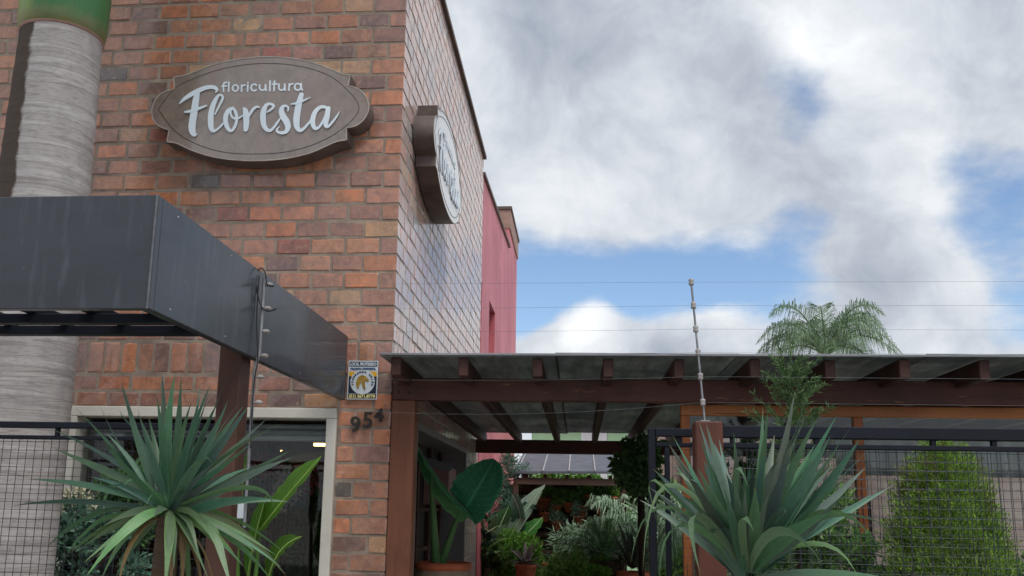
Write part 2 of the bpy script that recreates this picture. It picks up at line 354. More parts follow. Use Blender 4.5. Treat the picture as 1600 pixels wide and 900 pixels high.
    # corten-like laminate of the signboards
    s = NT('sign_face'); s.set(Roughness=.2, Specular_IOR_Level=.5, Coat_Weight=1., Coat_Roughness=.1, Coat_IOR=1.8, Sheen_Weight=.8, Sheen_Roughness=.25)
    v = s.coord('World'); f = s.noise(v, 14., 8, .7, .4); g = s.noise(v, 4., 4, .6)
    c = s.mix(s.ramp(f, [(.3, (0, 0, 0, 1)), (.7, (1, 1, 1, 1))]), lin(116, 104, 98), lin(146, 131, 121))
    c = s.mix(s.ramp(g, [(.45, (0, 0, 0, 1)), (.75, (.7, .7, .7, 1))]), c, lin(140, 118, 108)); s.col(c)
    # dirty translucent roofing sheet
    s = NT('roof_sheet'); s.set(Roughness=.35)
    v = s.coord('World'); f = s.noise(v, 1.6, 5, .6, .8); g = s.noise(s.coord('World', (1, .12, 1)), 16., 5, .6)
    c = s.mix(s.ramp(f, [(.35, (0, 0, 0, 1)), (.65, (1, 1, 1, 1))]), lin(88, 92, 92), lin(130, 132, 126))
    c = s.mix(s.ramp(g, [(.36, (.6, .6, .6, 1)), (.6, (0, 0, 0, 1))]), c, lin(62, 62, 58))
    s.col(c); tr = s.n('ShaderNodeBsdfTranslucent'); s.l(c, tr.inputs[0])
    tp = s.n('ShaderNodeBsdfTransparent'); tp.inputs[0].default_value = (.55, .58, .58, 1)
    m1 = s.n('ShaderNodeMixShader'); m1.inputs[0].default_value = .62; s.l(s.b.outputs[0], m1.inputs[1]); s.l(tr.outputs[0], m1.inputs[2])
    m2 = s.n('ShaderNodeMixShader'); m2.inputs[0].default_value = .12; s.l(m1.outputs[0], m2.inputs[1]); s.l(tp.outputs[0], m2.inputs[2])
    s.l(m2.outputs[0], s.out.inputs[0])
    # yucca stem: stubby leaf-scar rings
    s = NT('yucca_stem'); s.set(Roughness=.9)
    v = s.coord('World', (1, 1, 4)); f = s.noise(v, 18., 5, .7)
    s.col(s.mix(f, lin(96, 76, 58), lin(48, 38, 32))); s.bump(f, .9, .015)
special()

# ------------------------------------------------------------------ mesh helpers
def V(*a): return Vector(a)
class MB:
    def __init__(s): s.v = []; s.f = []; s.sm = []; s.mi = []; s.a = []; s.ua = False
    def add(s, vs, fs, smooth=False, mi=0, at=None):
        o = len(s.v); s.v += [tuple(p) for p in vs]
        s.a += at if at else [(0, .5, 0, 1)]*len(vs); s.ua = s.ua or at is not None
        for f in fs: s.f.append(tuple(i+o for i in f)); s.sm.append(smooth); s.mi.append(mi)
    def box(s, x0, x1, y0, y1, z0, z1, mi=0):
        s.add([(x0, y0, z0), (x1, y0, z0), (x1, y1, z0), (x0, y1, z0), (x0, y0, z1), (x1, y0, z1), (x1, y1, z1), (x0, y1, z1)],
              [(0, 3, 2, 1), (4, 5, 6, 7), (0, 1, 5, 4), (1, 2, 6, 5), (2, 3, 7, 6), (3, 0, 4, 7)], mi=mi)
        return s
    def bbox(s, x0, x1, y0, y1, z0, z1, b=.004):
        """box with chamfered edges"""
        vs = []; 
        for x, sx in ((x0, 1), (x1, -1)):
            for y, sy in ((y0, 1), (y1, -1)):
                for z, sz in ((z0, 1), (z1, -1)):
                    vs += [(x, y+sy*b, z+sz*b), (x+sx*b, y, z+sz*b), (x+sx*b, y+sy*b, z)]
        k = lambda i, j, l, a: (i*4+j*2+l)*3+a
        fs = []
        for i in (0, 1): fs.append((k(i,0,0,0), k(i,0,1,0), k(i,1,1,0), k(i,1,0,0)))
        for j in (0, 1): fs.append((k(0,j,0,1), k(1,j,0,1), k(1,j,1,1), k(0,j,1,1)))
        for l in (0, 1): fs.append((k(0,0,l,2), k(0,1,l,2), k(1,1,l,2), k(1,0,l,2)))
        for i in (0, 1):
            for j in (0, 1): fs.append((k(i,j,0,0), k(i,j,1,0), k(i,j,1,1), k(i,j,0,1)))
        for i in (0, 1):
            for l in (0, 1): fs.append((k(i,0,l,0), k(i,1,l,0), k(i,1,l,2), k(i,0,l,2)))
        for j in (0, 1):
            for l in (0, 1): fs.append((k(0,j,l,1), k(1,j,l,1), k(1,j,l,2), k(0,j,l,2)))
        for i in (0, 1):
            for j in (0, 1):
                for l in (0, 1): fs.append((k(i,j,l,0), k(i,j,l,1), k(i,j,l,2)))
        s.add(vs, fs); s.fix = True
        return s
    def tube(s, pts, r, n=8, smooth=True, cap=True):
        pts = [Vector(p) for p in pts]; m = len(pts)
        rs = r if isinstance(r, (list, tuple)) else [r]*m
        vs = []; fs = []; ref = None
        for i, p in enumerate(pts):
            t = (pts[min(i+1, m-1)] - pts[max(i-1, 0)]).normalized()
            if ref is None: ref = t.orthogonal().normalized()
            ref = (ref - t*ref.dot(t)).normalized(); b = t.cross(ref)
            for k in range(n):
                a = 2*math.pi*k/n; vs.append(p + (ref*math.cos(a) + b*math.sin(a))*rs[i])
        for i in range(m-1):
            for k in range(n): fs.append((i*n+k, i*n+(k+1) % n, (i+1)*n+(k+1) % n, (i+1)*n+k))
        s.add(vs, fs, smooth)
        if cap:
            s.add(vs[:n][::-1], [tuple(range(n))]); s.add(vs[-n:], [tuple(range(n))])
        return s
    def lathe(s, prof, c, n=24, smooth=True):
        vs = []; fs = []
        for r, z in prof:
            for k in range(n): a = 2*math.pi*k/n; vs.append((c[0]+r*math.cos(a), c[1]+r*math.sin(a), c[2]+z))
        for i in range(len(prof)-1):
            for k in range(n): fs.append((i*n+k, i*n+(k+1) % n, (i+1)*n+(k+1) % n, (i+1)*n+k))
        s.add(vs, fs, smooth); return s
    def blade(s, pts, ws, side, fold=.0, twist=0., smooth=True):
        """leaf strip along pts; side = width direction at the base, folded along the midrib, twisted on the way"""
        pts = [Vector(p) for p in pts]; m = len(pts); vs = []; fs = []; at = []
        side = Vector(side)
        for i, p in enumerate(pts):
            t = (pts[min(i+1, m-1)] - pts[max(i-1, 0)]).normalized()
            sd = (side - t*side.dot(t)).normalized(); nn = sd.cross(t)
            a = twist*i/(m-1); sd, nn = sd*math.cos(a)+nn*math.sin(a), nn*math.cos(a)-sd*math.sin(a)
            w = ws[i]/2
            vs += [p - sd*w + nn*w*fold, p, p + sd*w + nn*w*fold]; at += [(-1, i/(m-1), 1, 1), (0, i/(m-1), 1, 1), (1, i/(m-1), 1, 1)]
        for i in range(m-1):
            a = i*3; fs += [(a, a+1, a+4, a+3), (a+1, a+2, a+5, a+4)]
        s.add(vs, fs, smooth, at=at); return s
    def prism(s, out, O, U, Vv, N, d, mi_side=0):
        """outline (u,v) in the frame O,U,V extruded from the face at N=0 back by d"""
        n = len(out); a = [O+U*u+Vv*v for u, v in out]; b = [p-N*d for p in a]
        s.add(a+b, [tuple(range(n)), tuple(range(2*n-1, n-1, -1))])
        s.add(a+b, [(i, n+i, n+(i+1) % n, (i+1) % n) for i in range(n)], mi=mi_side); return s
    def build(s, name, mat, parent=None, color=None, kind=None, link=True):
        me = bpy.data.meshes.new(name); off = world_loc(parent) if parent else Vector()
        me.from_pydata([(x-off.x, y-off.y, z-off.z) for x, y, z in s.v] if parent else s.v, [], s.f)
        me.polygons.foreach_set('use_smooth', s.sm)
        for mt in (mat if isinstance(mat, (list, tuple)) else [mat]): me.materials.append(MATS[mt])
        if any(s.mi): me.polygons.foreach_set('material_index', s.mi)
        if getattr(s, 'fix', False):
            import bmesh
            bm = bmesh.new(); bm.from_mesh(me); bmesh.ops.recalc_face_normals(bm, faces=bm.faces); bm.to_mesh(me); bm.free()
        if s.ua: me.attributes.new('leafuv', 'FLOAT_COLOR', 'POINT').data.foreach_set('color', [x for c_ in s.a for x in c_])
        me.update()
        o = bpy.data.objects.new(name, me); C.objects.link(o)
        if parent: o.parent = parent
        if color: o.color = color
        if kind: o['kind'] = kind
        return o
LOC = {}
def world_loc(o):
    p = Vector(o.location)
    while o.parent: o = o.parent; p += Vector(o.location)
    return p
def thing(name, label, cat, loc, group=None):
    o = bpy.data.objects.new(name, None); C.objects.link(o); o.location = loc; o.empty_display_size = .2
    o['label'] = label; o['category'] = cat
    if group: o['group'] = group
    return o
def tag(o, label, cat, group=None):
    o['label'] = label; o['category'] = cat
    if group: o['group'] = group
    return o
def struct(o): o['kind'] = 'structure'; return o
def catmull(pts, per=6):
    n = len(pts); out = []
    for i in range(n-1):
        p0, p1, p2, p3 = pts[max(i-1, 0)], pts[i], pts[i+1], pts[min(i+2, n-1)]
        for k in range(per):
            t = k/per
            out.append(tuple(.5*((2*b)+(c-a)*t+(2*a-5*b+4*c-d)*t*t+(3*b-a-3*c+d)*t**3) for a, b, c, d in zip(p0, p1, p2, p3)))
    out.append(tuple(pts[-1])); return out
def bez(a, b, c, n=9):
    return [a*(1-t)**2 + b*2*t*(1-t) + c*t*t for t in [i/(n-1) for i in range(n)]]
def stroke(mb, pts, O, U, Vv, N, depth, lift=0., per=6, closed=False, mono=None, ramp=.0006):
    """a brush stroke (u,v,width) as a raised plate of its own thickness"""
    if mono: pts = [(p[0], p[1], mono) for p in pts]
    q = catmull(pts, per) if len(pts) > 2 else [tuple(p) for p in pts]
    if not closed:
        def capp(p, o):
            d = Vector((p[0]-o[0], p[1]-o[1]));
            if d.length < 1e-9: return []
            d.normalize(); return [(p[0]+d.x*p[2]/2*x, p[1]+d.y*p[2]/2*x, p[2]*math.sqrt(max(0, 1-x*x))+1e-5) for x in (.4, .7, .9, 1.)]
        q = capp(q[0], q[1])[::-1] + q + capp(q[-1], q[-2])
    m = len(q); L = []; R = []
    for i, p in enumerate(q):
        a, b = (q[(i-1) % m], q[(i+1) % m]) if closed else (q[max(i-1, 0)], q[min(i+1, m-1)])
        d = Vector((b[0]-a[0], b[1]-a[1]))
        d = d.normalized() if d.length > 1e-9 else Vector((1, 0)); nn = Vector((-d.y, d.x))*p[2]/2
        h = N*(depth + lift + ramp*i/m)
        L.append(O+U*(p[0]+nn.x)+Vv*(p[1]+nn.y)+h); R.append(O+U*(p[0]-nn.x)+Vv*(p[1]-nn.y)+h)
    k = m if closed else m-1
    vs = L+R+[x-N*depth for x in L]+[x-N*depth for x in R]
    fs = []
    for i in range(k):
        j = (i+1) % m
        fs += [(i, m+i, m+j, j), (2*m+i, i, j, 2*m+j), (m+i, 3*m+i, 3*m+j, m+j)]
    mb.add(vs, fs)
    if not closed: mb.add([vs[0], vs[m], vs[3*m], vs[2*m]], [(0, 1, 2, 3)]); mb.add([vs[m-1], vs[2*m-1], vs[4*m-1], vs[3*m-1]], [(3, 2, 1, 0)])
def text_mesh(txt, size, O, U, Vv, N, depth=.001, bold=.0, align='CENTER', width=None):
    cu = bpy.data.curves.new('t', 'FONT'); cu.body = txt; cu.size = size; cu.extrude = 0; cu.offset = bold; cu.align_x = align; cu.resolution_u = 3
    o = bpy.data.objects.new('t', cu); C.objects.link(o)
    dg = bpy.context.evaluated_depsgraph_get(); me = bpy.data.meshes.new_from_object(o.evaluated_get(dg))
    xs = [v.co.x for v in me.vertices]; k = 1.
    if width and xs: k = width/(max(xs)-min(xs)); 
    mb = MB(); vs = [O+U*(v.co.x*k)+Vv*v.co.y+N*depth for v in me.vertices]
    mb.add(vs, [tuple(p.vertices) for p in me.polygons])
    # side walls along boundary edges
    cnt = {}
    for p in me.polygons:
        for a, b in p.edge_keys: cnt[(a, b)] = cnt.get((a, b), 0)+1
    for (a, b), c_ in cnt.items():
        if c_ == 1: mb.add([vs[a], vs[b], vs[b]-N*depth, vs[a]-N*depth], [(0, 1, 2, 3)])
    bpy.data.objects.remove(o); bpy.data.curves.remove(cu); bpy.data.meshes.remove(me)
    return mb
X_, Y_, Z_ = V(1, 0, 0), V(0, 1, 0), V(0, 0, 1)

# ------------------------------------------------------------------ ground
struct(MB().box(-300, 300, -300, 300, -.3, 0).build('ground', 'paving'))
struct(MB().box(-60, 60, -14, -2.6, 0, .004).build('road', 'asphalt'))
struct(MB().box(-8, 8, 2.7, 3.8, 0, .09).build('planting_bed', 'soil'))

# ------------------------------------------------------------------ brick building
WX, WY = -1.13, 5.6            # the corner
TOP = 5.68
WL, WR, WT = -3.16, -1.455, 2.172    # window opening (outside of its white frame)
DY0, DY1, DT = 6.45, 9.42, 2.18      # side doorway
bld = thing('brick_building', 'two storey shop of reddish brown bricks with window and side doorway', 'building', (WX, WY, 0))
m = .0042                      # mortar sits this far behind the brick faces
core = MB()
core.box(-6.5, WL, WY+m, WY+.3, 0, TOP); core.box(WL, WR, WY+m, WY+.3, WT, TOP); core.box(WR, WX-m, WY+m, WY+.3, 0, TOP); core.box(WL, WR, WY+m, WY+.3, 0, .8)
core.box(WX-.3, WX-m, WY+.3, DY0, 0, TOP); core.box(WX-.3, WX-m, DY1, 10.62, 0, TOP); core.box(WX-.3, WX-m, DY0, DY1, DT, TOP)
core.build('wall', 'mortar', bld)
MB().box(-6.5, WX-.02, WY+.02, 10.6, TOP-.25, TOP-.02).build('roof_slab', 'coping', bld)
MB().box(-6.6, WX+.03, WY-.03, 10.64, TOP+.001, TOP+.04).build('coping', 'coping', bld)
MB().box(-6.5, -6.3, WY+.3, 10.6, 0, TOP-.25).build('far_wall', 'shop_wall', bld)
MB().box(-6.3, WX-.3, 9.4, 9.5, 0, 2.9).build('interior_wall', 'shop_wall', bld)
MB().box(-6.3, WX-.3, WY+.3, 9.4, 2.6, 2.68).build('interior_ceiling', 'shop_wall', bld)
PAL = [(.28, lin(160, 112, 90)), (.50, lin(170, 115, 86)), (.60, lin(182, 114, 76)), (.78, lin(146, 103, 88)), (.88, lin(122, 92, 85)), (.94, lin(174, 136, 102)), (.975, lin(150, 86, 70)), (1.01, lin(98, 88, 86))]
def brick_col(r=rnd):
    x = r.random(); c = next(c for p, c in PAL if x < p); k = r.uniform(.95, 1.27)
    return (c[0]*k*r.uniform(.95, 1.06), c[1]*k, c[2]*k*r.uniform(.93, 1.06), 1)
def brick_verts(r):
    """unit brick: face at y=0 (x 0..1, z 0..1), back at y=1; uneven outline, edges worn back"""
    nx, nz = 5, 4; vs = []
    for j in range(nz):
        for i in range(nx):
            b = i in (0, nx-1) or j in (0, nz-1); c_ = i in (0, nx-1) and j in (0, nz-1)
            fx = [0, .03, .5, .97, 1][i]; fz = [0, .065, .935, 1][j]
            x = fx + r.uniform(-.014, .014); z = fz + r.uniform(-.03, .03)
            if c_: x += (.5-fx)*.06*r.random(); z += (.5-fz)*.16*r.random()
            y = (.10 + .10*r.random() if b else r.uniform(-.02, .05)); 
            vs.append((x, y, z))
    fs = [(j*nx+i, j*nx+i+1, (j+1)*nx+i+1, (j+1)*nx+i) for j in range(nz-1) for i in range(nx-1)]
    per = [i for i in range(nx)] + [j*nx+nx-1 for j in range(1, nz)] + [(nz-1)*nx+i for i in range(nx-2, -1, -1)] + [j*nx for j in range(nz-2, 0, -1)]
    o = len(vs); vs += [vs[i] for i in per]; n = len(per)
    vs += [(vs[i][0], 1., vs[i][2]) for i in per]
    gs = [(o+(k+1) % n, o+k, o+n+k, o+n+(k+1) % n) for k in range(n)]
    return vs, fs, gs
VAR = [brick_verts(rnd) for _ in range(14)]
def mesh_of(name, vs, fs, gs, mat):
    me = bpy.data.meshes.new(name); me.from_pydata(vs, [], fs+gs)
    me.polygons.foreach_set('use_smooth', [False]*len(fs)+[False]*len(gs)); me.materials.append(MATS[mat]); return me
BM = [mesh_of('brick', *v, 'brick') for v in VAR]
def quoin(r):
    b = .035; vs = []
    for z in (0, 1):
        for x, y in ((0, 0), (1-b, 0), (1, b), (1, 1), (0, 1)):
            vs.append((x+r.uniform(-.01, .01), y+r.uniform(-.01, .01), z+r.uniform(-.03, .03)))
    return vs, [], [(4, 3, 2, 1, 0), (5, 6, 7, 8, 9)] + [(i, (i+1) % 5, 5+(i+1) % 5, 5+i) for i in range(5)]
QV = [quoin(rnd) for _ in range(4)]; QM = [mesh_of('brick', *v, 'brick') for v in QV]
CO, LE, J = .110, .2125, .0155          # course, brick module, joint
bricks = []                            # (variant, is quoin, matrix, centre)
def put(v, q, org, ux, uy, uz): bricks.append((v, q, Matrix(((ux[0], uy[0], uz[0], org[0]), (ux[1], uy[1], uz[1], org[1]), (ux[2], uy[2], uz[2], org[2]), (0, 0, 0, 1))), Vector(org)+(Vector(ux)+Vector(uz))/2))
def front(x0, x1, z0, z1):
    w = x1-x0-J; h = z1-z0-J*1.1
    if w < .02: return
    s = rnd.uniform(-.003, .003)
    put(rnd.randrange(14), False, (x0+J/2, WY+s, z0+J/2), (w, 0, rnd.uniform(-.004, .004)), (0, .035, 0), (0, 0, h))
def side(y0, y1, z0, z1):
    w = y1-y0-J*.75; h = z1-z0-J*.75
    if w < .02: return
    s = rnd.uniform(-.0015, .0015)
    put(rnd.randrange(14), False, (WX-s, y0+J/2, z0+J/2), (0, w, 0), (-.035, 0, 0), (0, 0, h))
SOL0, SOL1 = 2.375, 2.588
rows = []; z = SOL0
while z > .75: rows.append((z-CO*.955, z)); z -= CO*.955
z = SOL1
while z < TOP-.02: rows.append((z, min(z+CO, TOP))); z += CO
rows.append((SOL0, SOL1))
for k, (z0, z1) in enumerate(rows):
    sol = (z0 == SOL0)
    if sol:
        x = WX; 
        while x > -4.2: front(x-CO*.985, x, z0, z1); x -= CO*.985
        y = WY+.035
        while y < 10.6: side(y, min(y+CO*.985, 10.62), z0, z1); y += CO*.985
        continue
    odd = k % 2 == 0
    fw, sd = (LE, LE/2) if odd else (LE/2, LE)
    if not (WL < WX-fw < WR and z1 < WT):
        put(rnd.randrange(4), True, (WX-fw+J/2, WY, z0+J/2), (fw-J/2, 0, 0), (0, sd-J/2, 0), (0, 0, z1-z0-J*1.1))
    x = WX-fw
    while x > -4.3:
        l = LE*rnd.uniform(.94, 1.06); x0 = x-l
        if z0 < WT-.02:                       # beside the window
            if x0 < WR and x > WL:
                if x > WR: front(WR, x, z0, z1)
                if x0 < WL: front(x0, WL, z0, z1)
                x = x0; continue
        if z0 < WT < z1 and x0 < WR and x > WL: front(x0, x, WT, z1)
        else: front(x0, x, z0, z1)
        x = x0
    y = WY+sd
    while y < 10.6:
        l = LE*rnd.uniform(.94, 1.06); y1 = min(y+l, 10.62)
        if z0 < DT-.02 and y1 > DY0 and y < DY1:
            if y < DY0: side(y, DY0, z0, z1)
            if y1 > DY1: side(DY1, y1, z0, z1)
        elif z1 > .9: side(y, y1, z0, z1)
        y = y1
def hidden(c):
    px, py = proj(c)
    if not (-20 < px < 1620 and -15 < py < 915): return True
    if c.y < WY+.02:
        if ((px-408)/150)**2 + ((py-175)/72)**2 < 1: return True
        if 315 < py < 475 and px < 230: return True                                   # canopy
        if 248 < px < 520 and 330+(px-248)*.752 < py < 470+(px-248)*.462: return True
        if 40-py*.1 < px < 150-py*.1: return True
    return False
vis = sorted([b for b in bricks if not hidden(b[3])], key=lambda b: -(abs(b[2][0][0])*abs(b[2][2][2])*4 if b[3].y < WY+.02 else abs(b[2][1][0])*b[2][2][2]*1.1/(b[3].y-4.6)**2))
part_ids = set(id(b) for b in vis[:300])
tv, tf, tcol, tsm = [], [], [], []
for b in bricks:
    col = brick_col()
    if id(b) in part_ids:
        o = bpy.data.objects.new('brick', (QM if b[1] else BM)[b[0]]); C.objects.link(o)
        o.parent = bld; mt = b[2].copy(); mt.translation -= Vector(bld.location); o.matrix_local = mt; o.color = col
    else:
        vs, fs, gs = (QV if b[1] else VAR)[b[0]]; n = len(tv)
        tv += [tuple(b[2] @ Vector(v) - Vector(bld.location)) for v in vs]
        for f in fs: tf.append(tuple(i+n for i in f)); tsm.append(False)
        for f in gs: tf.append(tuple(i+n for i in f)); tsm.append(False)
        tcol += [col]*len(vs)
me = bpy.data.meshes.new('more_bricks'); me.from_pydata(tv, [], tf); me.polygons.foreach_set('use_smooth', tsm); me.materials.append(MATS['brick_many'])
at = me.attributes.new('tone', 'FLOAT_COLOR', 'POINT'); at.data.foreach_set('color', [x for c_ in tcol for x in c_])
o = bpy.data.objects.new('more_bricks', me); C.objects.link(o); o.parent = bld; o['kind'] = 'stuff'

# window of the front wall
F = .062
win = MB(); y0, y1 = WY-.022, WY+.16
win.bbox(WL, WR, y0, y1, WT-F, WT); win.bbox(WR-F, WR, y0, y1, .8, WT-F-.001); win.bbox(WL, WL+F, y0, y1, .8, WT-F-.001); win.bbox(WL+F+.001, WR-F-.001, y0, y1, .8, .86)
w_o = win.build('window', 'cream_paint', bld)
MB().box(WL+F, WR-F, WY+.1, WY+.106, .861, WT-F-.002).build('pane', 'glass', w_o)
for i in range(3):
    z = WT-F-.04-i*.036
    MB().tube([V(WL+F+.01, WY+.145, z), V(WR-F-.01, WY+.145, z)], .0185, 10).build('shutter_slat', 'shutter', w_o)
# side doorway: deep grey jamb box, dark glazed double door inside
d = MB(); x0, x1 = WX-.27, WX+.02
d.bbox(x0, x1, DY0, DY1, DT-.055, DT); d.bbox(x0, x1, DY1-.055, DY1, 0, DT-.056); d.bbox(x0, x1, DY0, DY0+.055, 0, DT-.056)
d_o = d.build('doorway', 'grey_paint', bld)
MB().box(WX-.262, WX-.24, DY0+.056, DY1-.056, 0, DT-.056).build('door', 'dark', d_o)
for i in range(5):
    y = DY0+.1+i*.66
    MB().bbox(WX-.238, WX-.2, y, y+.07, 0, DT-.06).build('mullion', 'brown_z', d_o)
for i in range(4):
    MB().box(WX-.239, WX-.21, DY0+.1, DY1-.1, .9+i*.33, .93+i*.33).build('door_rail', 'brown_z', d_o)

# things inside the shop
rm = thing('display_rack', 'brown wooden display rack inside the shop window', 'rack', (-2.1, 7.6, 0))
for z in (.62, 1.12, 1.52):
    MB().bbox(-3.4, -1.5, 7.4, 7.8, z, z+.04).build('shelf', 'slat_x', rm)
for x in (-3.38, -2.45, -1.55):
    MB().bbox(x, x+.05, 7.41, 7.46, 0, 1.9).build('upright', 'brown_z', rm)
ar = thing('counter_hood', 'pink arched hood with grey edge seen through the shop window', 'hood', (-1.9, 8.4, 1.9))
arch = [(-2.75+i*.16, 1.86+.20*math.sin(math.pi*(i+2)/14)) for i in range(11)]
mb = MB(); mb.prism([(u, v) for u, v in arch]+[(arch[-1][0], 1.62), (arch[0][0], 1.62)], V(0, 8.4, 0), X_, Z_, V(0, -1, 0), .5); mb.build('hood_body', 'shop_pink', ar)
mb = MB(); stroke(mb, [(u, v, .07) for u, v in arch], V(0, 8.39, 0), X_, Z_, V(0, -1, 0), .03); mb.build('hood_edge', 'shop_grey', ar)
for px, py, lab in ((502, 692, 'lit warm lamp nearest the white window frame in the shop'), (434, 703, 'lit warm lamp left of the wall lamp under the pink hood'), (220, 742, 'small lit lamp behind the spiky leaves in the dark shop')):
    p = P(px, py, 7.9); l_ = thing('lamp', lab, 'lamp', p, 'lamps inside the shop')
    MB().lathe([(.001, .05), (.05, .045), (.07, .0)], p, 12).build('lamp_shade', 'shop_grey', l_)
    MB().box(p.x-.06, p.x+.06, p.y-.02, p.y+.02, p.z-.028, p.z-.004).build('bulb', 'lamp_glow', l_)
    MB().tube([p+V(0, 0, .05), V(p.x, p.y, 2.6)], .004, 5).build('cord', 'cable', l_)

# ------------------------------------------------------------------ signboards
FACE = WY-.145
SC = P(408, 171, FACE)                              # centre of the front sign on its face
def s2(cx, cy):                                     # traced outline point -> sign plane
    p = P(220+cx/3.81, 70+cy/3.81, FACE); return (p.x-SC.x, p.z-SC.z)
segs = [[(193, 190), (197, 262)], [(197, 262), (130, 282), (85, 325), (62, 385), (68, 440), (105, 485), (165, 508)], [(165, 508), (152, 580)],
        [(152, 580), (210, 588), (300, 630), (420, 668), (550, 688), (700, 693), (850, 682), (1000, 650), (1100, 608), (1170, 578), (1228, 568)], [(1228, 568), (1228, 495)],
        [(1228, 495), (1280, 485), (1328, 450), (1357, 400), (1361, 350), (1340, 300), (1300, 262), (1238, 242)], [(1238, 242), (1250, 178)],
        [(1250, 178), (1205, 172), (1120, 137), (1020, 101), (900, 78), (770, 68), (640, 76), (500, 97), (400, 127), (300, 165), (250, 182), (193, 190)]]
OUT = []
for sg in segs:
    q = catmull([s2(*p) for p in sg], 4) if len(sg) > 2 else [s2(*p) for p in sg]
    OUT += q[:-1]
def t1(pts): return [(270+x/8.18, 110+y/8.18, w/8.18) for x, y, w in pts]
def t2(pts): return [(400+x/8.18, 110+y/8.18, w/8.18) for x, y, w in pts]
def loc(pts):
    k = (P(409, 171, FACE)-P(408, 171, FACE)).x; r = []
    for x, y, w in pts:
        p = P(x, y, FACE); r.append((p.x-SC.x, p.z-SC.z, w*k))
    return r
WORD = [
 [t1([(92,432,12),(150,375,44),(240,315,60),(340,262,62),(430,228,55),(510,220,50),(555,235,46),(570,262,34),(552,290,10)]), t1([(322,275,62),(300,400,84),(283,520,88),(262,640,90),(252,740,88),(264,800,72),(285,832,46),(312,822,16)]), t1([(162,540,22),(240,528,38),(340,495,40),(440,460,20)])],
 [t1([(545,565,16),(590,480,24),(630,400,28),(645,350,30),(622,322,26),(580,340,40),(530,430,60),(498,540,70),(490,650,72),(495,730,64),(520,778,45),(560,770,30),(620,720,26),(662,668,20)])],
 [t1([(775,482,26),(715,520,52),(682,600,62),(687,690,56),(720,760,46),(762,775,38),(800,720,36),(822,640,36),(815,560,36),(785,500,34),(750,512,22),(748,572,24),(780,615,26),(830,622,28),(870,605,24),(905,580,18)])],
 [t1([(905,488,16),(930,515,60),(945,600,76),(945,700,70),(938,762,56)]), t1([(950,640,22),(990,570,32),(1030,510,34),(1070,475,32),(1112,478,20)])],
 [t2([(145,540,18),(200,505,30),(230,462,36),(190,435,32),(135,455,48),(100,530,66),(95,620,72),(105,700,62),(140,760,48),(185,775,40),(230,740,32),(280,670,28),(315,620,18)])],
 [t2([(412,525,14),(418,490,24),(395,462,26),(350,470,44),(330,520,66),(350,590,76),(395,660,78),(413,730,68),(390,788,50),(330,805,38),(282,790,32),(272,760,24),(302,728,14)])],
 [t2([(585,315,56),(570,370,68),(548,460,78),(530,560,82),(522,650,80),(530,730,64),(570,775,46),(620,745,34),(680,680,30),(720,620,20)]), t2([(455,438,14),(530,425,32),(620,390,26),(705,352,6)])],
 [t2([(930,500,26),(880,475,38),(820,480,44),(760,540,56),(730,630,62),(737,710,54),(770,750,42),(820,720,32),(870,640,32),(905,560,32)]), t2([(928,492,56),(915,580,66),(900,660,62),(897,712,48),(925,725,34),(985,665,28),(1040,590,20),(1075,530,4)])]]
S_ = 21
def circ(cx, cy, rx, ry, a0=0, a1=360, n=12): return [(cx+rx*math.cos(math.radians(a0+(a1-a0)*i/n)), cy-ry*math.sin(math.radians(a0+(a1-a0)*i/n)), S_) for i in range(n+1)]
def mono(pts): return [(x, y, S_) for x, y in pts]
SMALL = [[t1(mono([(692,160),(668,158),(652,182),(650,270)])), t1(mono([(632,206),(690,204)]))], [t1(mono([(718,152),(716,272)]))], [t1(circ(803,229,37,39))],
 [t1(mono([(882,193),(880,270)])), t1(mono([(882,222),(900,198),(930,192)]))], [t1(mono([(961,190),(958,268)])), t1(mono([(964,160),(964,163)]))], [t1(circ(1042,222,38,42,45,315))],
 [t2(mono([(48,190),(50,236),(85,258),(118,236),(124,186)])), t2(mono([(124,186),(130,262)]))], [t2(mono([(182,140),(178,262)]))], [t2(mono([(238,140),(233,262)])), t2(mono([(212,182),(270,179)]))],
 [t2(mono([(295,180),(295,235),(325,256),(362,235),(370,180)])), t2(mono([(370,180),(374,258)]))], [t2(mono([(428,178),(422,258)])), t2(mono([(428,208),(445,184),(476,174)]))], [t2(circ(536,214,40,42)), t2(mono([(578,172),(584,240),(596,254)]))]]
LENS = [s2(*p)+(.0035,) for p in catmull([(105,385),(200,262),(330,195),(500,140),(700,112),(900,120),(1080,165),(1200,240),(1300,375),(1200,500),(1050,585),(880,635),(700,650),(500,640),(330,590),(200,510),(105,385)], 4)]
def signboard(label, O, U, N):
    r = thing('signboard', label, 'sign', O-N*.145)
    MB().prism(OUT[::-1] if U.x else OUT[::-1], O, U, Z_, N, .14).build('board', ['sign_face', 'sign_side'], r)
    b = r.children[0]; b.data.polygons.foreach_set('material_index', [0, 0]+[1]*(len(b.data.polygons)-2))
    cl = OUT + []
    mb = MB(); stroke(mb, [(u*.993, v*.99, .007) for u, v in cl], O, U, Z_, N, .003, per=1, closed=True, ramp=0); mb.build('edge_trim', 'trim_pale', r)
    mb = MB(); stroke(mb, LENS, O, U, Z_, N, .0012, per=1); mb.build('groove_line', 'groove', r)
    for strokes in WORD:
        mb = MB()
        for i, s in enumerate(strokes): stroke(mb, loc(s), O, U, Z_, N, .006, .003+.0012*i)
        mb.build('letter', 'white_letter', r)
    for strokes in SMALL:
        mb = MB()
        for i, s in enumerate(strokes): stroke(mb, loc(s), O, U, Z_, N, .003, .001+.0008*i, per=3)
        mb.build('letter', 'white_letter', r)
    return r
signboard('brown shaped signboard with white script lettering on the front brick wall', SC, X_, V(0, -1, 0))
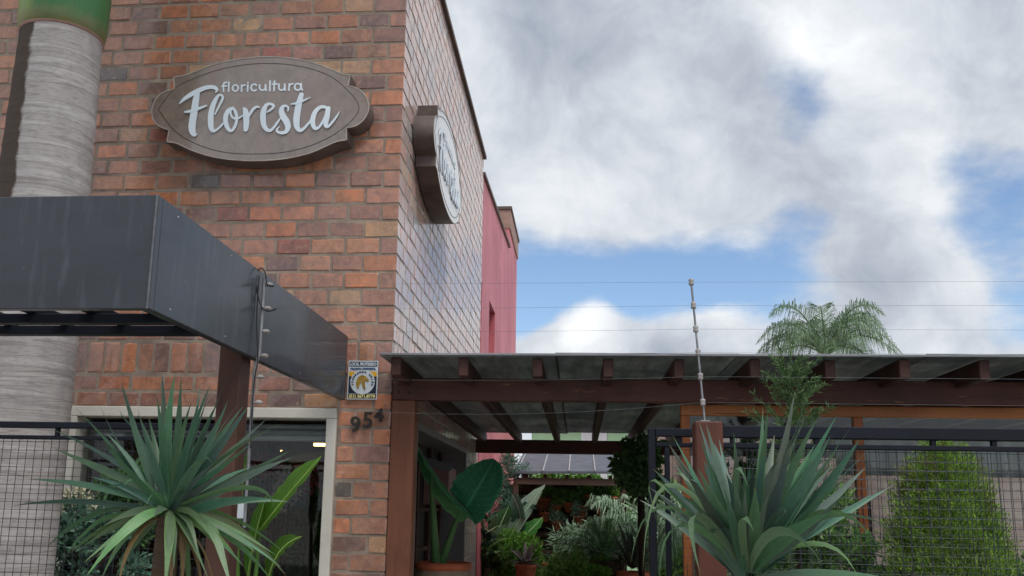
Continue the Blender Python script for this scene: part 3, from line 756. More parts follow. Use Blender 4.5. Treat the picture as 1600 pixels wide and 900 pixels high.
signboard('signboard seen edge on, mounted on the pale side brick wall', V(WX+.15, 6.75, 4.10), Y_*1.1, V(1, 0, 0))

# small plates and numerals by the corner
sp = thing('security_plate', 'small printed security plate hanging beside the dark canopy end', 'plate', (-1.305, WY-.012, 2.345))
O = V(-1.305, WY-.02, 2.345); N = V(0, -1, 0); w, h = .092, .118
def plate(u0, u1, v0, v1, k, name, mat): return MB().prism([(u0, v0), (u1, v0), (u1, v1), (u0, v1)], O+N*k, X_, Z_, N, .0008).build(name, mat, sp)
MB().prism([(-w, -h), (w, -h), (w, h), (-w, h)], O, X_, Z_, N, .004).build('panel', 'white_print', sp)
plate(-w+.006, w-.006, h-.036, h-.006, .001, 'top_band', 'navy_print'); plate(-w+.006, w-.006, -h+.006, -h+.034, .001, 'bottom_band', 'black_print')
plate(-w+.006, w-.006, .022, .052, .001, 'yellow_band', 'yellow_print'); plate(-w+.006, w-.006, -h+.037, .022, .001, 'navy_field', 'navy_print')
MB().prism([(.075*math.cos(a), -.012+.075*math.sin(a)) for a in [2*math.pi*i/40 for i in range(40)]], O+N*.002, X_, Z_, N, .0008).build('disc', 'white_print', sp)
for t, sz, v, mt, wd in (('LOCAL PROTEGIDO', .026, h-.030, 'white_print', .162), ('PRONTA RESPOSTA', .017, .062, 'blue_print', .156), ('(51) 3671.8778', .026, -h+.011, 'pale_yellow_print', .160)):
    text_mesh(t, sz, O+Z_*v+N*.001, X_, Z_, N, .0015, .0012, width=wd).build('lettering', mt, sp)
ring = 'SEGURANÇA UNIÃO'
for i, ch in enumerate(ring):
    if ch == ' ': continue
    a = math.radians(196 - i*212/(len(ring)-1)); c_ = O+V(.061*math.cos(a), 0, -.012+.061*math.sin(a))+N*.0025
    U = V(math.sin(a), 0, -math.cos(a)); text_mesh(ch, .017, c_-U*0+V(math.cos(a), 0, math.sin(a))*-.005, U, V(math.cos(a), 0, math.sin(a)), N, .0012, .0008).build('lettering', 'navy_print', sp)
emb = MB()
stroke(emb, [(-.032, -.035, .012), (-.028, -.008, .022), (-.008, .012, .032), (.016, .008, .026), (.034, -.006, .012)], O+N*.0025, X_, Z_, N, .0012)
stroke(emb, [(.004, .0, .024), (.008, -.03, .018), (.016, -.056, .010)], O+N*.0037, X_, Z_, N, .0012)
stroke(emb, [(-.016, -.012, .016), (-.026, -.04, .012), (-.022, -.048, .008)], O+N*.0049, X_, Z_, N, .0012)
emb.build('emblem', 'gold_print', sp)
hn = thing('house_number', 'dark iron house number 954 on the brick pier', 'number', (-1.27, WY-.01, 2.06))
for ch, px, py, sz in (('9', 555, 675, .132), ('5', 574.5, 668, .132), ('4', 592, 659, .112)):
    p = P(px, py, WY-.02); text_mesh(ch, sz, p, X_, Z_, V(0, -1, 0), .014, .0025).build('numeral', 'iron', hn)

# ------------------------------------------------------------------ pink rear building
pk = thing('pink_building', 'pink rendered rear wing with a taller block and narrow windows', 'building', (WX, 10.62, 0))
mb = MB(); y0, y1 = 10.625, 14.85
w1 = (10.63, 10.80, 4.21); w2 = (11.72, 12.55, 4.2)
def slab(mb, ya, yb, za, zb0, zb1):
    xa, xb = WX-.25, WX-.01
    mb.add([(xa, ya, za), (xb, ya, za), (xb, yb, za), (xa, yb, za), (xa, ya, zb0), (xb, ya, zb0), (xb, yb, zb1), (xa, yb, zb1)], [(0, 3, 2, 1), (4, 5, 6, 7), (0, 1, 5, 4), (1, 2, 6, 5), (2, 3, 7, 6), (3, 0, 4, 7)])
tz = lambda y: 5.48+(y-10.62)*.065
slab(mb, y0, w1[1], w1[2], tz(y0), tz(w1[1])); slab(mb, w1[1], w2[0], 0, tz(w1[1]), tz(w2[0])); slab(mb, w2[0], w2[1], w2[2], tz(w2[0]), tz(w2[1])); slab(mb, w2[1], y1, 0, tz(w2[1]), tz(y1)); slab(mb, w2[0], w2[1], 0, 2.6, 2.6)
mb.build('wall', 'pink_wall', pk)
MB().box(-6, WX-.012, 14.85, 16.8, 0, 6.28).build('tower', 'pink_wall', pk)
MB().box(-6.03, WX+.01, 14.84, 16.83, 6.1, 6.42).build('parapet_band', 'tan_band', pk)
MB().box(-6.05, WX+.03, 14.82, 16.85, 6.421, 6.47).build('coping', 'coping', pk)
mb = MB(); mb.add([(WX-.28, y0, tz(y0)+.002), (WX+.02, y0, tz(y0)+.002), (WX+.02, y1-.03, tz(y1)+.002), (WX-.28, y1-.03, tz(y1)+.002), (WX-.28, y0, tz(y0)+.04), (WX+.02, y0, tz(y0)+.04), (WX+.02, y1-.03, tz(y1)+.04), (WX-.28, y1-.03, tz(y1)+.04)],
       [(0, 3, 2, 1), (4, 5, 6, 7), (0, 1, 5, 4), (1, 2, 6, 5), (2, 3, 7, 6), (3, 0, 4, 7)]); mb.build('coping', 'coping', pk)
for a, b, t in (w1, w2):
    f = MB().box(WX-.22, WX-.19, a, b, 2.6, t).build('window', 'pink_dark', pk)
    if b-a > .3:
        MB().bbox(WX-.189, WX-.12, b-.09, b-.002, 2.61, t-.002).build('frame', 'pink_dark', f); MB().box(WX-.188, WX-.18, a+.08, b-.14, 2.7, t-.1).build('pane', 'dark', f)
MB().box(-6, WX-.26, 10.63, 14.84, 4.9, 5.0).build('roof_slab', 'coping', pk)

# ------------------------------------------------------------------ dark canopy over the window
cn = thing('metal_canopy', 'dark graphite sheet metal canopy box over the shop window', 'canopy', (-1.45, 4.2, 2.22))
cx, cf, cb, ct = -1.407, 2.91, 2.22, 2.613
MB().bbox(-6.2, cx-.001, cf, cf+.035, cb, ct, .003).build('front_fascia', 'graphite', cn)
MB().bbox(cx-.036, cx, cf+.036, WY-.026, cb, ct, .003).build('side_fascia', 'graphite', cn)
for x_ in (-2.62, -3.9):
    MB().box(x_, x_+.003, cf-.0012, cf-.0002, cb+.004, ct-.004).build('seam', 'dark', cn)
for y_, z_ in [(cf+.16+.52*i, z) for i in range(5) for z in (cb+.03, ct-.03)]:
    MB().tube([V(cx, y_, z_), V(cx+.003, y_, z_)], [.005, .003], 7).build('screw', 'steel', cn)
for y in (3.2, 3.43):
    MB().bbox(-6.1, cx-.037, y, y+.05, cb+.01, cb+.045, .003).build('lattice_bar', 'fence_black', cn)
for i in range(12):
    x = -1.535-i*.232
    MB().bbox(x-.02, x+.02, cf+.037, 3.478, cb+.046, cb+.082, .003).build('lattice_bar', 'fence_black', cn)
mb = MB(); mb.tube([V(cx-.005, cf-.003, cb), V(cx-.005, cf-.003, ct)], .004, 6); mb.build('corner_bead', 'wire_pale', cn)
# its wooden post
ps = thing('wooden_post', 'brown square wooden post under the dark canopy edge', 'post', (-1.49, 3.95, 0))
MB().bbox(-1.548, -1.448, 3.90, 4.02, 0, 2.5, .005).build('shaft', 'brown_z', ps)
p = P(376, 797, 3.89); MB().bbox(p.x-.012, p.x+.012, 3.88, 3.899, p.z-.035, p.z+.035, .003).build('paper_tag', 'white_print', ps)

# ------------------------------------------------------------------ fences, gate, electric wires
def mesh_panel(x0, x1, z0, z1, y, sx=.037, sz=.037, r=.0015, seed=1):
    q = random.Random(seed); mb = MB(); x = x0
    while x <= x1:
        a = q.uniform(-.002, .002); mb.tube([V(x+a, y, z0), V(x-a, y+.001, (z0+z1)/2), V(x+q.uniform(-.002, .002), y, z1)], r, 4, cap=False); x += sx
    z = z1-.01
    while z >= z0:
        mb.tube([V(x0, y-2*r, z+q.uniform(-.002, .002)), V((x0+x1)/2, y-2*r, z+q.uniform(-.003, .003)), V(x1, y-2*r, z+q.uniform(-.002, .002))], r, 4, cap=False); z -= sz
    return mb
FY = 3.95
fl = thing('mesh_fence', 'black metal fence of square wire mesh in front of the palm trunk', 'fence', (-2.6, FY, 0), 'mesh fences along the pavement')
MB().bbox(-4.6, -1.55, FY-.02, FY+.02, 1.905, 1.932, .003).build('top_rail', 'fence_black', fl)
MB().bbox(-4.6, -1.55, FY-.015, FY+.015, 1.856, 1.873, .003).build('lower_rail', 'fence_black', fl)
for x in (-4.4, -3.35, -2.275, -1.72): MB().bbox(x-.008, x+.008, FY-.012, FY+.012, 1.8735, 1.9045, .002).build('spacer', 'fence_black', fl)
mesh_panel(-4.0, -1.56, .3, 1.857, FY, seed=2).build('wire_mesh', 'wire', fl)
MB().bbox(-4.6, -1.55, FY-.015, FY+.015, .27, .3, .003).build('bottom_rail', 'fence_black', fl)
fr = thing('mesh_fence', 'black metal fence of square wire mesh in front of the clipped green shrub', 'fence', (1.8, FY, 0), 'mesh fences along the pavement')
MB().bbox(.576, 3.6, FY-.02, FY+.03, 1.9, 1.948, .003).build('top_rail', 'fence_black', fr)
MB().bbox(.576, 3.6, FY-.015, FY+.015, 1.858, 1.878, .003).build('lower_rail', 'fence_black', fr)
for x in (.62, .95, 1.4, 1.63, 2.1, 2.6): MB().bbox(x-.01, x+.01, FY-.012, FY+.012, 1.8785, 1.8995, .002).build('spacer', 'fence_black', fr)
mesh_panel(.6, 3.4, .3, 1.86, FY, .0385, .0365, seed=3).build('wire_mesh', 'wire', fr)
MB().bbox(.576, 3.6, FY-.015, FY+.015, .27, .3, .003).build('bottom_rail', 'fence_black', fr)
gt = thing('sliding_gate', 'open sliding mesh gate pushed back behind the right hand fence', 'gate', (1.4, 4.13, 0))
GX, GY = .293, 4.13
MB().bbox(GX, GX+.03, GY-.02, GY+.02, .05, 1.95, .003).build('stile', 'fence_black', gt)
MB().bbox(GX+.031, 3.4, GY-.02, GY+.02, 1.915, 1.949, .003).build('top_rail', 'fence_black', gt)
MB().bbox(GX+.068, GX+.09, GY-.012, GY+.012, .1, 1.87, .003).build('inner_stile', 'fence_black', gt)
MB().bbox(GX+.031, 3.4, GY-.012, GY+.012, 1.871, 1.889, .003).build('lower_rail', 'fence_black', gt)
MB().bbox(GX+.12, GX+.145, GY-.011, GY+.011, 1.8895, 1.9145, .002).build('spacer', 'fence_black', gt)
mesh_panel(GX+.1, 3.3, .2, 1.87, GY, .037, .037, .0013, 5).build('wire_mesh', 'wire', gt)
wp = thing('gate_post', 'reddish square wooden gate post with an electric rod on top', 'post', (.52, FY, 0))
MB().bbox(.464, .575, FY-.055, FY+.055, 0, 1.962, .006).build('shaft', 'post_red', wp)
def insul(mb, p, r=.011):
    mb.lathe([(.002, -.016), (r*.8, -.013), (r, -.006), (r*.7, 0), (r, .006), (r*.8, .013), (.002, .016)], p, 10)
RB, RT = V(.511, FY, 1.962), V(.470, FY, 2.555)
rr = thing('electric_rod', 'slender electric fence rod leaning above the reddish gate post', 'rod', RB, 'electric fence rods')
MB().tube([RB, RT], .0045, 8).build('pole', 'steel', rr)
MB().bbox(RB.x-.02, RB.x+.02, FY-.02, FY+.02, 1.9625, 1.969, .002).build('foot', 'steel', rr)
RP = [RT+(RB-RT)*t for t in (.005, .175, .345, .512, .682, .862)]
for p in RP:
    mb = MB(); insul(mb, p, .012); mb.build('insulator', 'porcelain', rr)
LX, LY = -1.385, 3.93
rl = thing('electric_rod', 'grey electric fence rod with cable fixed against the canopy side', 'rod', (LX, LY, 1.5), 'electric fence rods')
MB().tube([V(LX-.012, LY, 1.5), V(LX-.012, LY, 2.16), V(LX+.004, LY, 2.24), V(LX+.004, LY, 2.575)], .0075, 8).build('pole', 'steel', rl)
LP = [V(LX+.022, LY, z) for z in (2.545, 2.438, 2.335, 2.228)] + [V(LX+.012, LY, z) for z in (2.135, 2.025)]
for p in LP:
    mb = MB(); mb.tube([p-X_*.018, p+X_*.022], [.004, .004], 6); mb.tube([p-X_*.008, p-X_*.003, p+X_*.002, p+X_*.007, p+X_*.012, p+X_*.016], [.007, .011, .008, .011, .008, .009], 8); mb.build('insulator', 'porcelain', rl)
MB().tube([Vector(p) for p in catmull([tuple(P(x, y, LY-.012)) for x, y in ((428, 447), (418, 445), (414, 425), (407, 419), (401, 430), (402, 455), (408, 478), (418, 486), (432, 483))], 5)], .0032, 6).build('cable', 'cable', rl)
MB().tube([Vector(p) for p in catmull([tuple(P(x, y, LY-.012)) for x, y in ((405, 430), (401, 500), (403, 560), (398, 590), (394, 640), (392, 700))], 5)], .003, 6).build('cable', 'cable', rl)
names = ['topmost', 'second highest', 'third highest', 'third lowest', 'second lowest', 'lowest']
for i in range(6):
    a, b = LP[i]+X_*.016, RP[i]; pts = []
    sag = (0, .01, .012, .02, .03, .10)[i]
    pts += [V(-4.6, FY, a.z-.01)+(a-V(-4.6, FY, a.z-.01))*t for t in (0, .5)]
    for k in range(13):
        t = k/12; p = a+(b-a)*t; p.z -= sag*4*t*(1-t)*.5; pts.append(p)
    pts += [b+V(1.6, 0, -.004), b+V(3.2, 0, .0)]
    tag(MB().tube(pts, .0005, 5).build('fence_wire', 'wire_pale'), names[i]+' of the six thin electric wires strung between the two rods', 'wire', 'electric fence wires')

# ------------------------------------------------------------------ pergola
pg = thing('pergola', 'dark red wooden pergola with translucent roof beside the brick building', 'pergola', (0, 5.7, 0))
MB().bbox(WX+.004, 4.9, WY+.002, WY+.09, 2.23, 2.362, .006).build('front_beam', 'beam_x', pg)
MB().bbox(WX+.003, WX+.147, WY+.004, WY+.13, 0, 2.229, .006).build('post', 'post_z', pg)
MB().bbox(4.7, 4.84, WY+.004, WY+.13, 0, 2.229, .006).build('post', 'post_z', pg)
MB().bbox(WX+.004, 4.9, 10.3, 10.4, 2.19, 2.335, .006).build('rear_beam', 'beam_x', pg)
MB().bbox(4.7, 4.84, 10.29, 10.42, 0, 2.189, .006).build('post', 'post_z', pg)
def rafter(x, wd=.056):
    b = .005; ya, yb = 5.25, 10.42; za, zb = 2.326, 2.30
    za2, zb2 = za+.105, zb+.105
    mb = MB(); mb.bbox(-wd/2, wd/2, ya, yb, za, za2, b)
    mb.v = [(vx+x, vy, vz+(zb-za)*(vy-ya)/(yb-ya)) for vx, vy, vz in mb.v]
    return mb.build('rafter', 'beam_y', pg)
rx = [-1.035+.3975*i for i in range(15)]
for k_, x in enumerate(rx):
    o = rafter(x); o.location = (rnd.uniform(-.012, .012), rnd.uniform(-.03, .02), rnd.uniform(-.003, .002)); o.rotation_euler = (0, 0, rnd.uniform(-.0015, .0015)); o.location.z -= .0
for x, z in ((WX+.045, 2.275), (WX+.105, 2.32), (WX+.045, 2.32), (WX+.105, 2.275)): MB().tube([V(x, WY+.003, z), V(x, WY-.003, z)], [.009, .007], 6).build('bolt', 'iron', pg)
ya, yb = 5.2, 10.36
for i in range(6):
    x0 = WX+.006+i*.99; mb = MB(); n = 9; z0, z1 = 2.4345+.011*(i % 2), 2.4085+.011*(i % 2)
    vs = []; fs = []
    for k, y in enumerate((ya, yb)):
        for j in range(n):
            z = (z0, z1)[k] + rnd.uniform(0, .003)
            vs.append((x0+1.0*j/(n-1), y, z)); 
    for j in range(n-1): fs.append((j, j+1, n+j+1, n+j))
    mb.add(vs, fs); mb.add([(x, y, z+.006) for x, y, z in vs], [f[::-1] for f in fs]); mb.build('roof_sheet', 'roof_sheet', pg)
MB().bbox(WX+.006, 4.95, ya-.012, ya-.001, 2.436, 2.449, .002).build('roof_edge', 'shop_grey', pg)
# timber framed glass screen under the pergola
gs = thing('glass_screen', 'orange timber framed glass screen under the pergola', 'screen', (2.4, 5.75, 0))
GXL = P(1063, 650, 5.75).x
MB().bbox(GXL, 4.7, 5.72, 5.78, 2.165, 2.229, .004).build('head_rail', 'orange_x', gs)
for x in (GXL, P(1331, 650, 5.75).x, 2.64, 3.6):
    MB().bbox(x, x+.052, 5.721, 5.779, 0, 2.164, .004).build('mullion', 'orange_z', gs)
xs = [GXL, P(1331, 650, 5.75).x, 2.64, 3.6, 4.64]
for a, b in zip(xs, xs[1:]): MB().box(a+.053, b-.001, 5.747, 5.753, .02, 2.163).build('pane', 'glass_dusty', gs)
# what stands behind it
bw = thing('rear_wall', 'pale beige boarded wall behind the glass screen', 'wall', (3, 12.4, 0))
for i in range(6): MB().bbox(.95+i*1.05, .95+i*1.05+1.035, 12.4, 12.46, 0, 2.9, .006).build('panel', 'beige_wall', bw)
for i, (x, z0) in enumerate(((1.3, 2.0), (2.6, 1.9))): MB().bbox(x, x+.09, 12.3, 12.39, 0, z0+.7, .004).build('batten', 'brown_z', bw)
wr = thing('storage_shelf', 'dark wooden storage shelf behind the glass screen', 'shelf', (1.6, 8.4, 0))
for z in (.5, .95, 1.4): MB().bbox(.9, 2.4, 8.2, 8.6, z, z+.04).build('board', 'slat_x', wr)
for x in (.9, 2.35): MB().bbox(x, x+.05, 8.25, 8.3, 0, 1.75).build('upright', 'brown_z', wr)

cu = thing('plastic_curtain', 'whitish plastic sheet hanging high behind the glass at the right', 'curtain', (3.0, 8.3, 2.0))
for i in range(5):
    pts = [(2.15+i*.38+.38*k/8, 8.3+.018*math.sin(k*1.9+i)) for k in range(9)]
    mb = MB(); vs = [(x, y, z) for z in (1.93, 2.3) for x, y in pts]; mb.add(vs, [(k, k+1, 10+k, 9+k) for k in range(8)], True); mb.add([(x, y+.003, z) for x, y, z in vs], [(9+k, 10+k, k+1, k) for k in range(8)], True); mb.build('strip', 'white_wall', cu)
MB().tube([V(2.1, 8.3, 2.305), V(4.1, 8.3, 2.305)], .008, 6).build('rail', 'steel', cu)
# ------------------------------------------------------------------ royal palm at the left
TC = V(-3.0, 4.8, 0)
rp = thing('royal_palm', 'pale ringed palm trunk with green crownshaft rising through the canopy', 'palm tree', TC)
prof = []; n_ = 90
for i in range(n_+1):
    z = 4.24*i/n_; r = .262 + (.222-.262)*max(0, (z-2.4)/1.84) - .004*max(0, 1-z)
    prof.append((r*(1+.006*math.sin(z*39+2*math.sin(z*9))+rnd.uniform(-.0025, .0025)), z))
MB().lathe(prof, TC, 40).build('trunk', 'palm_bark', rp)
MB().lathe([(.2, 4.2), (.232, 4.235), (.242, 4.3), (.246, 4.5), (.24, 5.0), (.2, 5.6), (.1, 6.2)], TC, 36).build('crownshaft', 'crownshaft', rp)
mb = MB(); mb.lathe([(.222, 4.222), (.232, 4.23), (.231, 4.24), (.22, 4.246)], TC, 36); mb.build('shaft_ring', 'tan_band', rp)
def frond(mb, base, az, L, rise, droop, nl=46, ll=.45, wl=.03, q=rnd):
    hd = V(math.cos(az), math.sin(az), 0)
    a, b, c = base, base+hd*L*.5+Z_*rise, base+hd*L+Z_*(rise-droop)
    pts = bez(a, b, c, 16); mb.tube(pts, [.03-.025*i/15 for i in range(16)], 4)
    sd = V(-hd.y, hd.x, 0)
    for k in range(nl):
        t = .15+.84*k/(nl-1); i = min(14, int(t*15)); p = pts[i]+(pts[i+1]-pts[i])*(t*15-i); tg = (pts[i+1]-pts[i]).normalized()
        l = ll*math.sin(math.pi*(.18+.78*t))*q.uniform(.8, 1.15)
        for s in (-1, 1):
            dr = (sd*s*q.uniform(.5, .9) + tg*.45 + Z_*q.uniform(-.1, .35)).normalized()
            e_ = p + dr*l*.55; f_ = e_ + (dr*.35 + V(0, 0, -1)).normalized()*l*.6
            mb.blade([p, e_, f_], [wl*.6, wl, wl*.1], tg, 0)
    return mb
for i in range(9):
    frond(MB(), TC+V(0, 0, 6.1), i*.7+.2, 2.6, 1.3, 2.1, 40, .6, .04).build('frond', 'crown_palm', rp)
# ------------------------------------------------------------------ yuccas
def yucca(name, label, ctr, tips, L, wid, fill, seed, base_r, droopers, flo):
    q = random.Random(seed); r = thing(name, label, 'yucca plant', V(ctr.x, ctr.y, .09), 'spiky yucca plants in front of the fence')
    mb = MB(); mb.tube([V(ctr.x+.02, ctr.y+.02, .09), V(ctr.x-.01, ctr.y, ctr.z*.5), V(ctr.x, ctr.y, ctr.z-.02)], [.05, .045, .04], 12); mb.build('trunk', 'yucca_stem', r)
    def colr(down):
        if down: c = lin(q.uniform(96, 124), q.uniform(134, 154), q.uniform(92, 110))
        else: c = lin(q.uniform(74, 100), q.uniform(108, 132), q.uniform(92, 108))
        return dim(c, q.uniform(.75, 1.1))
    def leaf(base, mid, tip, w, down, col_=None):
        pts = bez(base, mid, tip, 10); ws = []
        for i in range(10):
            t = i/9; ws.append(w*(.6+.4*math.sin(min(1, t/.38)*math.pi/2))*(1 if t < .42 else max(.025, 1-((t-.42)/.58)**1.35)))
        if q.random() < .16:                            # a blade bent over near its end
            for i in range(6, 10): pts[i] = pts[i] - Z_*(((i-5)/4)**1.5*q.uniform(.04, .08)) - (tip-base)*((i-5)/4)*.08
        d = tip-base; hd = V(d.x, d.y, 0)
        sd = V(-hd.y, hd.x, 0).normalized() if hd.length > .02 else V(1, 0, 0)
        # show some of the blade to the street, as leaves naturally twist
        view = (mid-EYE).normalized(); face = d.cross(view).normalized()
        if face.dot(sd) < 0: face = -face
        sd = sd.lerp(face, q.uniform(.1, .95)).normalized()
        MB().blade(pts, ws, sd, .22 if not down else -.12, q.uniform(-.9, .9)).build('leaf', 'leaf', r, color=col_ or colr(down))
    for tp in tips:
        px, py = tp[:2]; w = wid*(tp[2] if len(tp) > 2 else q.uniform(.8, 1.15))
        t0 = P(px, py, ctr.y); pl = (t0-ctr).length; dy = math.sqrt(max(.0, L*L-pl*pl))*q.choice((-1, 1))*q.uniform(.35, .9); dy = max(-.32, min(.36, dy))
        tip = P(px, py, ctr.y+dy); d = tip-ctr
        down = d.z < -.08
        base = ctr + V(d.x, d.y, 0).normalized()*base_r*q.uniform(.4, 1) + Z_*q.uniform(-.03, .02) + Z_*(.03 if d.z > .2 else 0)
        lift = .10 if down else (.03 if d.z < .2 else .0)
        mid = base.lerp(tip, .5) + Z_*(lift*d.length*2) + V(q.uniform(-.03, .03), q.uniform(-.03, .03), q.uniform(-.015, .03))
        leaf(base, mid, tip, w, down)
    for (ax, ay), (px, py), w, dy in droopers:      # leaves that bend over: highest point, then tip
        a = P(ax, ay, ctr.y+dy); tip = P(px, py, ctr.y+dy*1.3); base = ctr+V(0, dy*.1, 0)
        mid = a*2-(base+tip)*.5; leaf(base, mid, tip, wid*w*.8, True)
    for i in range(fill):
        az = q.uniform(0, 2*math.pi); el = q.uniform(flo, 1.35); l = L*q.uniform(.55, .9)
        d = V(math.cos(az)*math.cos(el), math.sin(az)*math.cos(el), math.sin(el))
        if d.y < 0 and abs(el) < .5: d.y *= .4
        base = ctr+V(d.x, d.y, 0)*base_r; tip = base+d*l
        leaf(base, base.lerp(tip, .5)+Z_*.04, tip, wid*q.uniform(.7, 1), el < -.1)
    for i in range(7):                                # dead leaves hanging round the stem
        az = q.uniform(0, 2*math.pi); d = V(math.cos(az), math.sin(az), 0); b0 = ctr+d*.03-Z_*q.uniform(.02, .1); l = L*q.uniform(.4, .7)
        leaf(b0, b0+d*.12-Z_*.02, b0+d*q.uniform(.08, .16)-Z_*l, wid*q.uniform(.5, .8), True, dim(lin(150, 124, 84), q.uniform(.5, 1)))
    return r
YL = P(265, 797, 3.2)
yucca('yucca_plant', 'spiky blue green yucca rosette in front of the shop window', YL,
      [(114,633),(147,613),(181,608),(189,596,1.3),(245,614),(253,584,1.15),(274,582,1.2),(283,587),(313,600),(330,598),(350,603,1.2),(357,624),(377,626),(389,633,1.2),(416,655),(439,662,1.1),(455,703),(457,715,1.3),(425,779,1.2),(451,784),
       (78,669,.6),(85,701),(46,749,.9),(21,790,.9),(131,743,.7),(73,855,1.1),(110,864,.9),(135,900,1.3),(158,905,1.2),(178,908,1.2),(232,925,1.5),(256,930,1.3),(302,925,1.4),(330,915,1.2),(372,915,1.4),(448,900,1.2),(423,905,1.2),(366,864,1.2),(453,871,.6),(300,625),(232,650),(340,680),(395,690),(160,690),(215,640),(400,860,1.1)],
      .5, .028, 42, 11, .035, [((391, 762), (428, 812), .8, -.12), ((215, 750), (184, 776), .5, -.1), ((245, 770), (226, 794), .5, -.15)], -.7)
YR = P(1165, 893, 3.1)
yucca('yucca_plant', 'broad leaved grey green yucca in front of the reddish gate post', YR,
      [(1046,695,1.2),(1063,693,1.3),(1116,693,1.5),(1192,637,.9),(1200,643,.9),(1242,612,1.),(1252,607,1.),(1260,603,.9),(1263,643,1.1),(1277,653,1.2),(1307,650,1.1),(1328,670,1.),(1297,682,1.3),(1343,687,1.3),(1355,705,1.3),(1392,733,1.3),(1392,760,1.),(1353,730,1.3),(1397,905,1.3),
       (1150,700,1.4),(1175,690,1.4),(1210,680,1.3),(1090,730,1.4),(1235,700,1.3),(1135,740,1.4),(1180,760,1.4),(1075,800,1.3),(1300,800,1.4),(1320,770,1.3),(1270,740,1.4),(1100,790,1.4),(1220,770,1.4)],
      .57, .034, 58, 5, .05, [((1050, 757), (1004, 896), .55, -.1), ((1043, 792), (985, 880), .6, -.05), ((1068, 820), (1030, 905), 1.1, -.2), ((1088, 805), (1095, 900), 1., -.25), ((1030, 755), (1015, 778), .35, .1), ((1070, 745), (1050, 790), .4, .05), ((1290, 808), (1412, 840), 1.2, -.15), ((1300, 800), (1400, 915), 1., -.2), ((1215, 830), (1285, 880), 1.1, -.3), ((1280, 850), (1345, 915), 1.1, -.1), ((1150, 745), (1170, 762), .8, -.25), ((1160, 815), (1178, 830), .9, -.3)], .55)

# ------------------------------------------------------------------ foliage helpers
def rdir(q):
    z = q.uniform(-1, 1); a = q.uniform(0, 2*math.pi); s = math.sqrt(1-z*z); return V(s*math.cos(a), s*math.sin(a), z)
def leaf_quad(mb, p, d, l, w, q):
    sd = d.cross(rdir(q)).normalized(); nn = sd.cross(d)
    mb.add([p, p+d*l*.5+sd*w*.5+nn*l*.06, p+d*l-nn*l*.1, p+d*l*.5-sd*w*.5+nn*l*.06], [(0, 1, 2), (0, 2, 3)])
def crown(center, rad, n, l, w, seed, up=.3, clumps=26, spread=.33, fn=None):
    """leaves gathered in clumps spread through an uneven volume"""
    q = random.Random(seed); mb = MB(); cs = []
    for i in range(clumps):
        d = rdir(q)*q.random()**.4; c_ = V(d.x*rad[0], d.y*rad[1], d.z*rad[2])
        if fn: c_ = fn(c_, q)
        cs.append((c_, q.uniform(.6, 1.2)))
    m_ = min(rad)
    for i in range(n):
        c_, k = q.choice(cs); o_ = rdir(q)*m_*spread*k*q.random()**.5
        d = (o_.normalized()*.7 + rdir(q)*.7 + Z_*up).normalized(); leaf_quad(mb, center+c_+o_, d, l*q.uniform(.6, 1.3), w*q.uniform(.7, 1.2), q)
    return mb
def shrub(name, label, cat, center, rad, n, l, w, mat, seed, group=None, stem=.02, pot=None, **k):
    r = thing(name, label, cat, V(center.x, center.y, 0), group)
    crown(center, rad, n, l, w, seed, **k).build('crown', mat, r)
    q = random.Random(seed+99); mb = MB()
    for i in range(5):
        e_ = center+V(q.uniform(-.6, .6)*rad[0], q.uniform(-.6, .6)*rad[1], q.uniform(-.3, .5)*rad[2])
        mb.tube([V(center.x, center.y, 0), V(center.x, center.y, center.z-rad[2]*.9).lerp(e_, .2), e_], [stem, stem*.8, stem*.3], 5)
    mb.build('stem', 'bark_dark', r); return r
def potted(name, label, center_xy, zr, r, mat='terracotta', group=None, cat='pot'):
    """a thrown pot with rim, standing on the ground, its rim at height zr"""
    c_ = V(center_xy[0], center_xy[1], 0); h = min(zr, r*2.1); z0 = zr-h
    t = thing(name, label, cat, c_, group)
    MB().lathe([(.001, z0), (r*.68, z0), (r*.72, z0+.02), (r*.93, zr-h*.18), (r*.93, zr-h*.17), (r, zr-h*.165), (r*1.02, zr-.005), (r*.97, zr), (r*.88, zr-.004), (r*.86, zr-.05), (.001, zr-.05)], c_, 28).build('pot_body', mat, t)
    if z0 > .05: MB().lathe([(.001, 0), (r*.8, 0), (r*.8, z0-.001), (.001, z0-.001)], c_, 24, False).build('plinth', 'grey_paint', t)
    return t
def big_leaf(pts, w, shape, side, cup=.15, wav=.0, seed=0, n=14, tear=False, stripes=0.):
    """one large blade: midrib path pts (3 points), width profile shape(t), drawn across in 7 strips"""
    q = random.Random(seed); a, b, c = [Vector(p) for p in pts]; path = bez(a, b, c, n); mb = MB(); vs = []; fs = []; at = []; side = Vector(side); K = 7
    for i, p in enumerate(path):
        t = (path[min(i+1, n-1)]-path[max(i-1, 0)]).normalized(); sd = (side-t*side.dot(t)).normalized(); nn = sd.cross(t)
        ww = w*shape(i/(n-1))
        for k in range(K):
            u = (k-(K-1)/2)/((K-1)/2); rip = wav*math.sin(i*2.1+k*1.3)*abs(u)
            back = -abs(u)**1.5*.0; at.append((u, i/(n-1), 2, 1))
            vs.append(p + sd*ww/2*u + nn*(ww*cup*u*u + rip + (ww*.03*(i % 2) if k not in (3,) else 0)) + t*back)
    for i in range(n-1):
        for k in range(K-1):
            if tear and (k < 2 or k > 3) and q.random() < .22 and i > 2: continue
            fs.append((i*K+k, i*K+k+1, (i+1)*K+k+1, (i+1)*K+k))
    mb.add(vs, fs, True, at=at); return mb
ovate = lambda t: max(.02, math.sin(math.pi*min(1, t**.75))**.8)
heart = lambda t: max(.02, (math.sin(math.pi*min(1, .2+t*.8))**.5)*(1.05-.2*t))
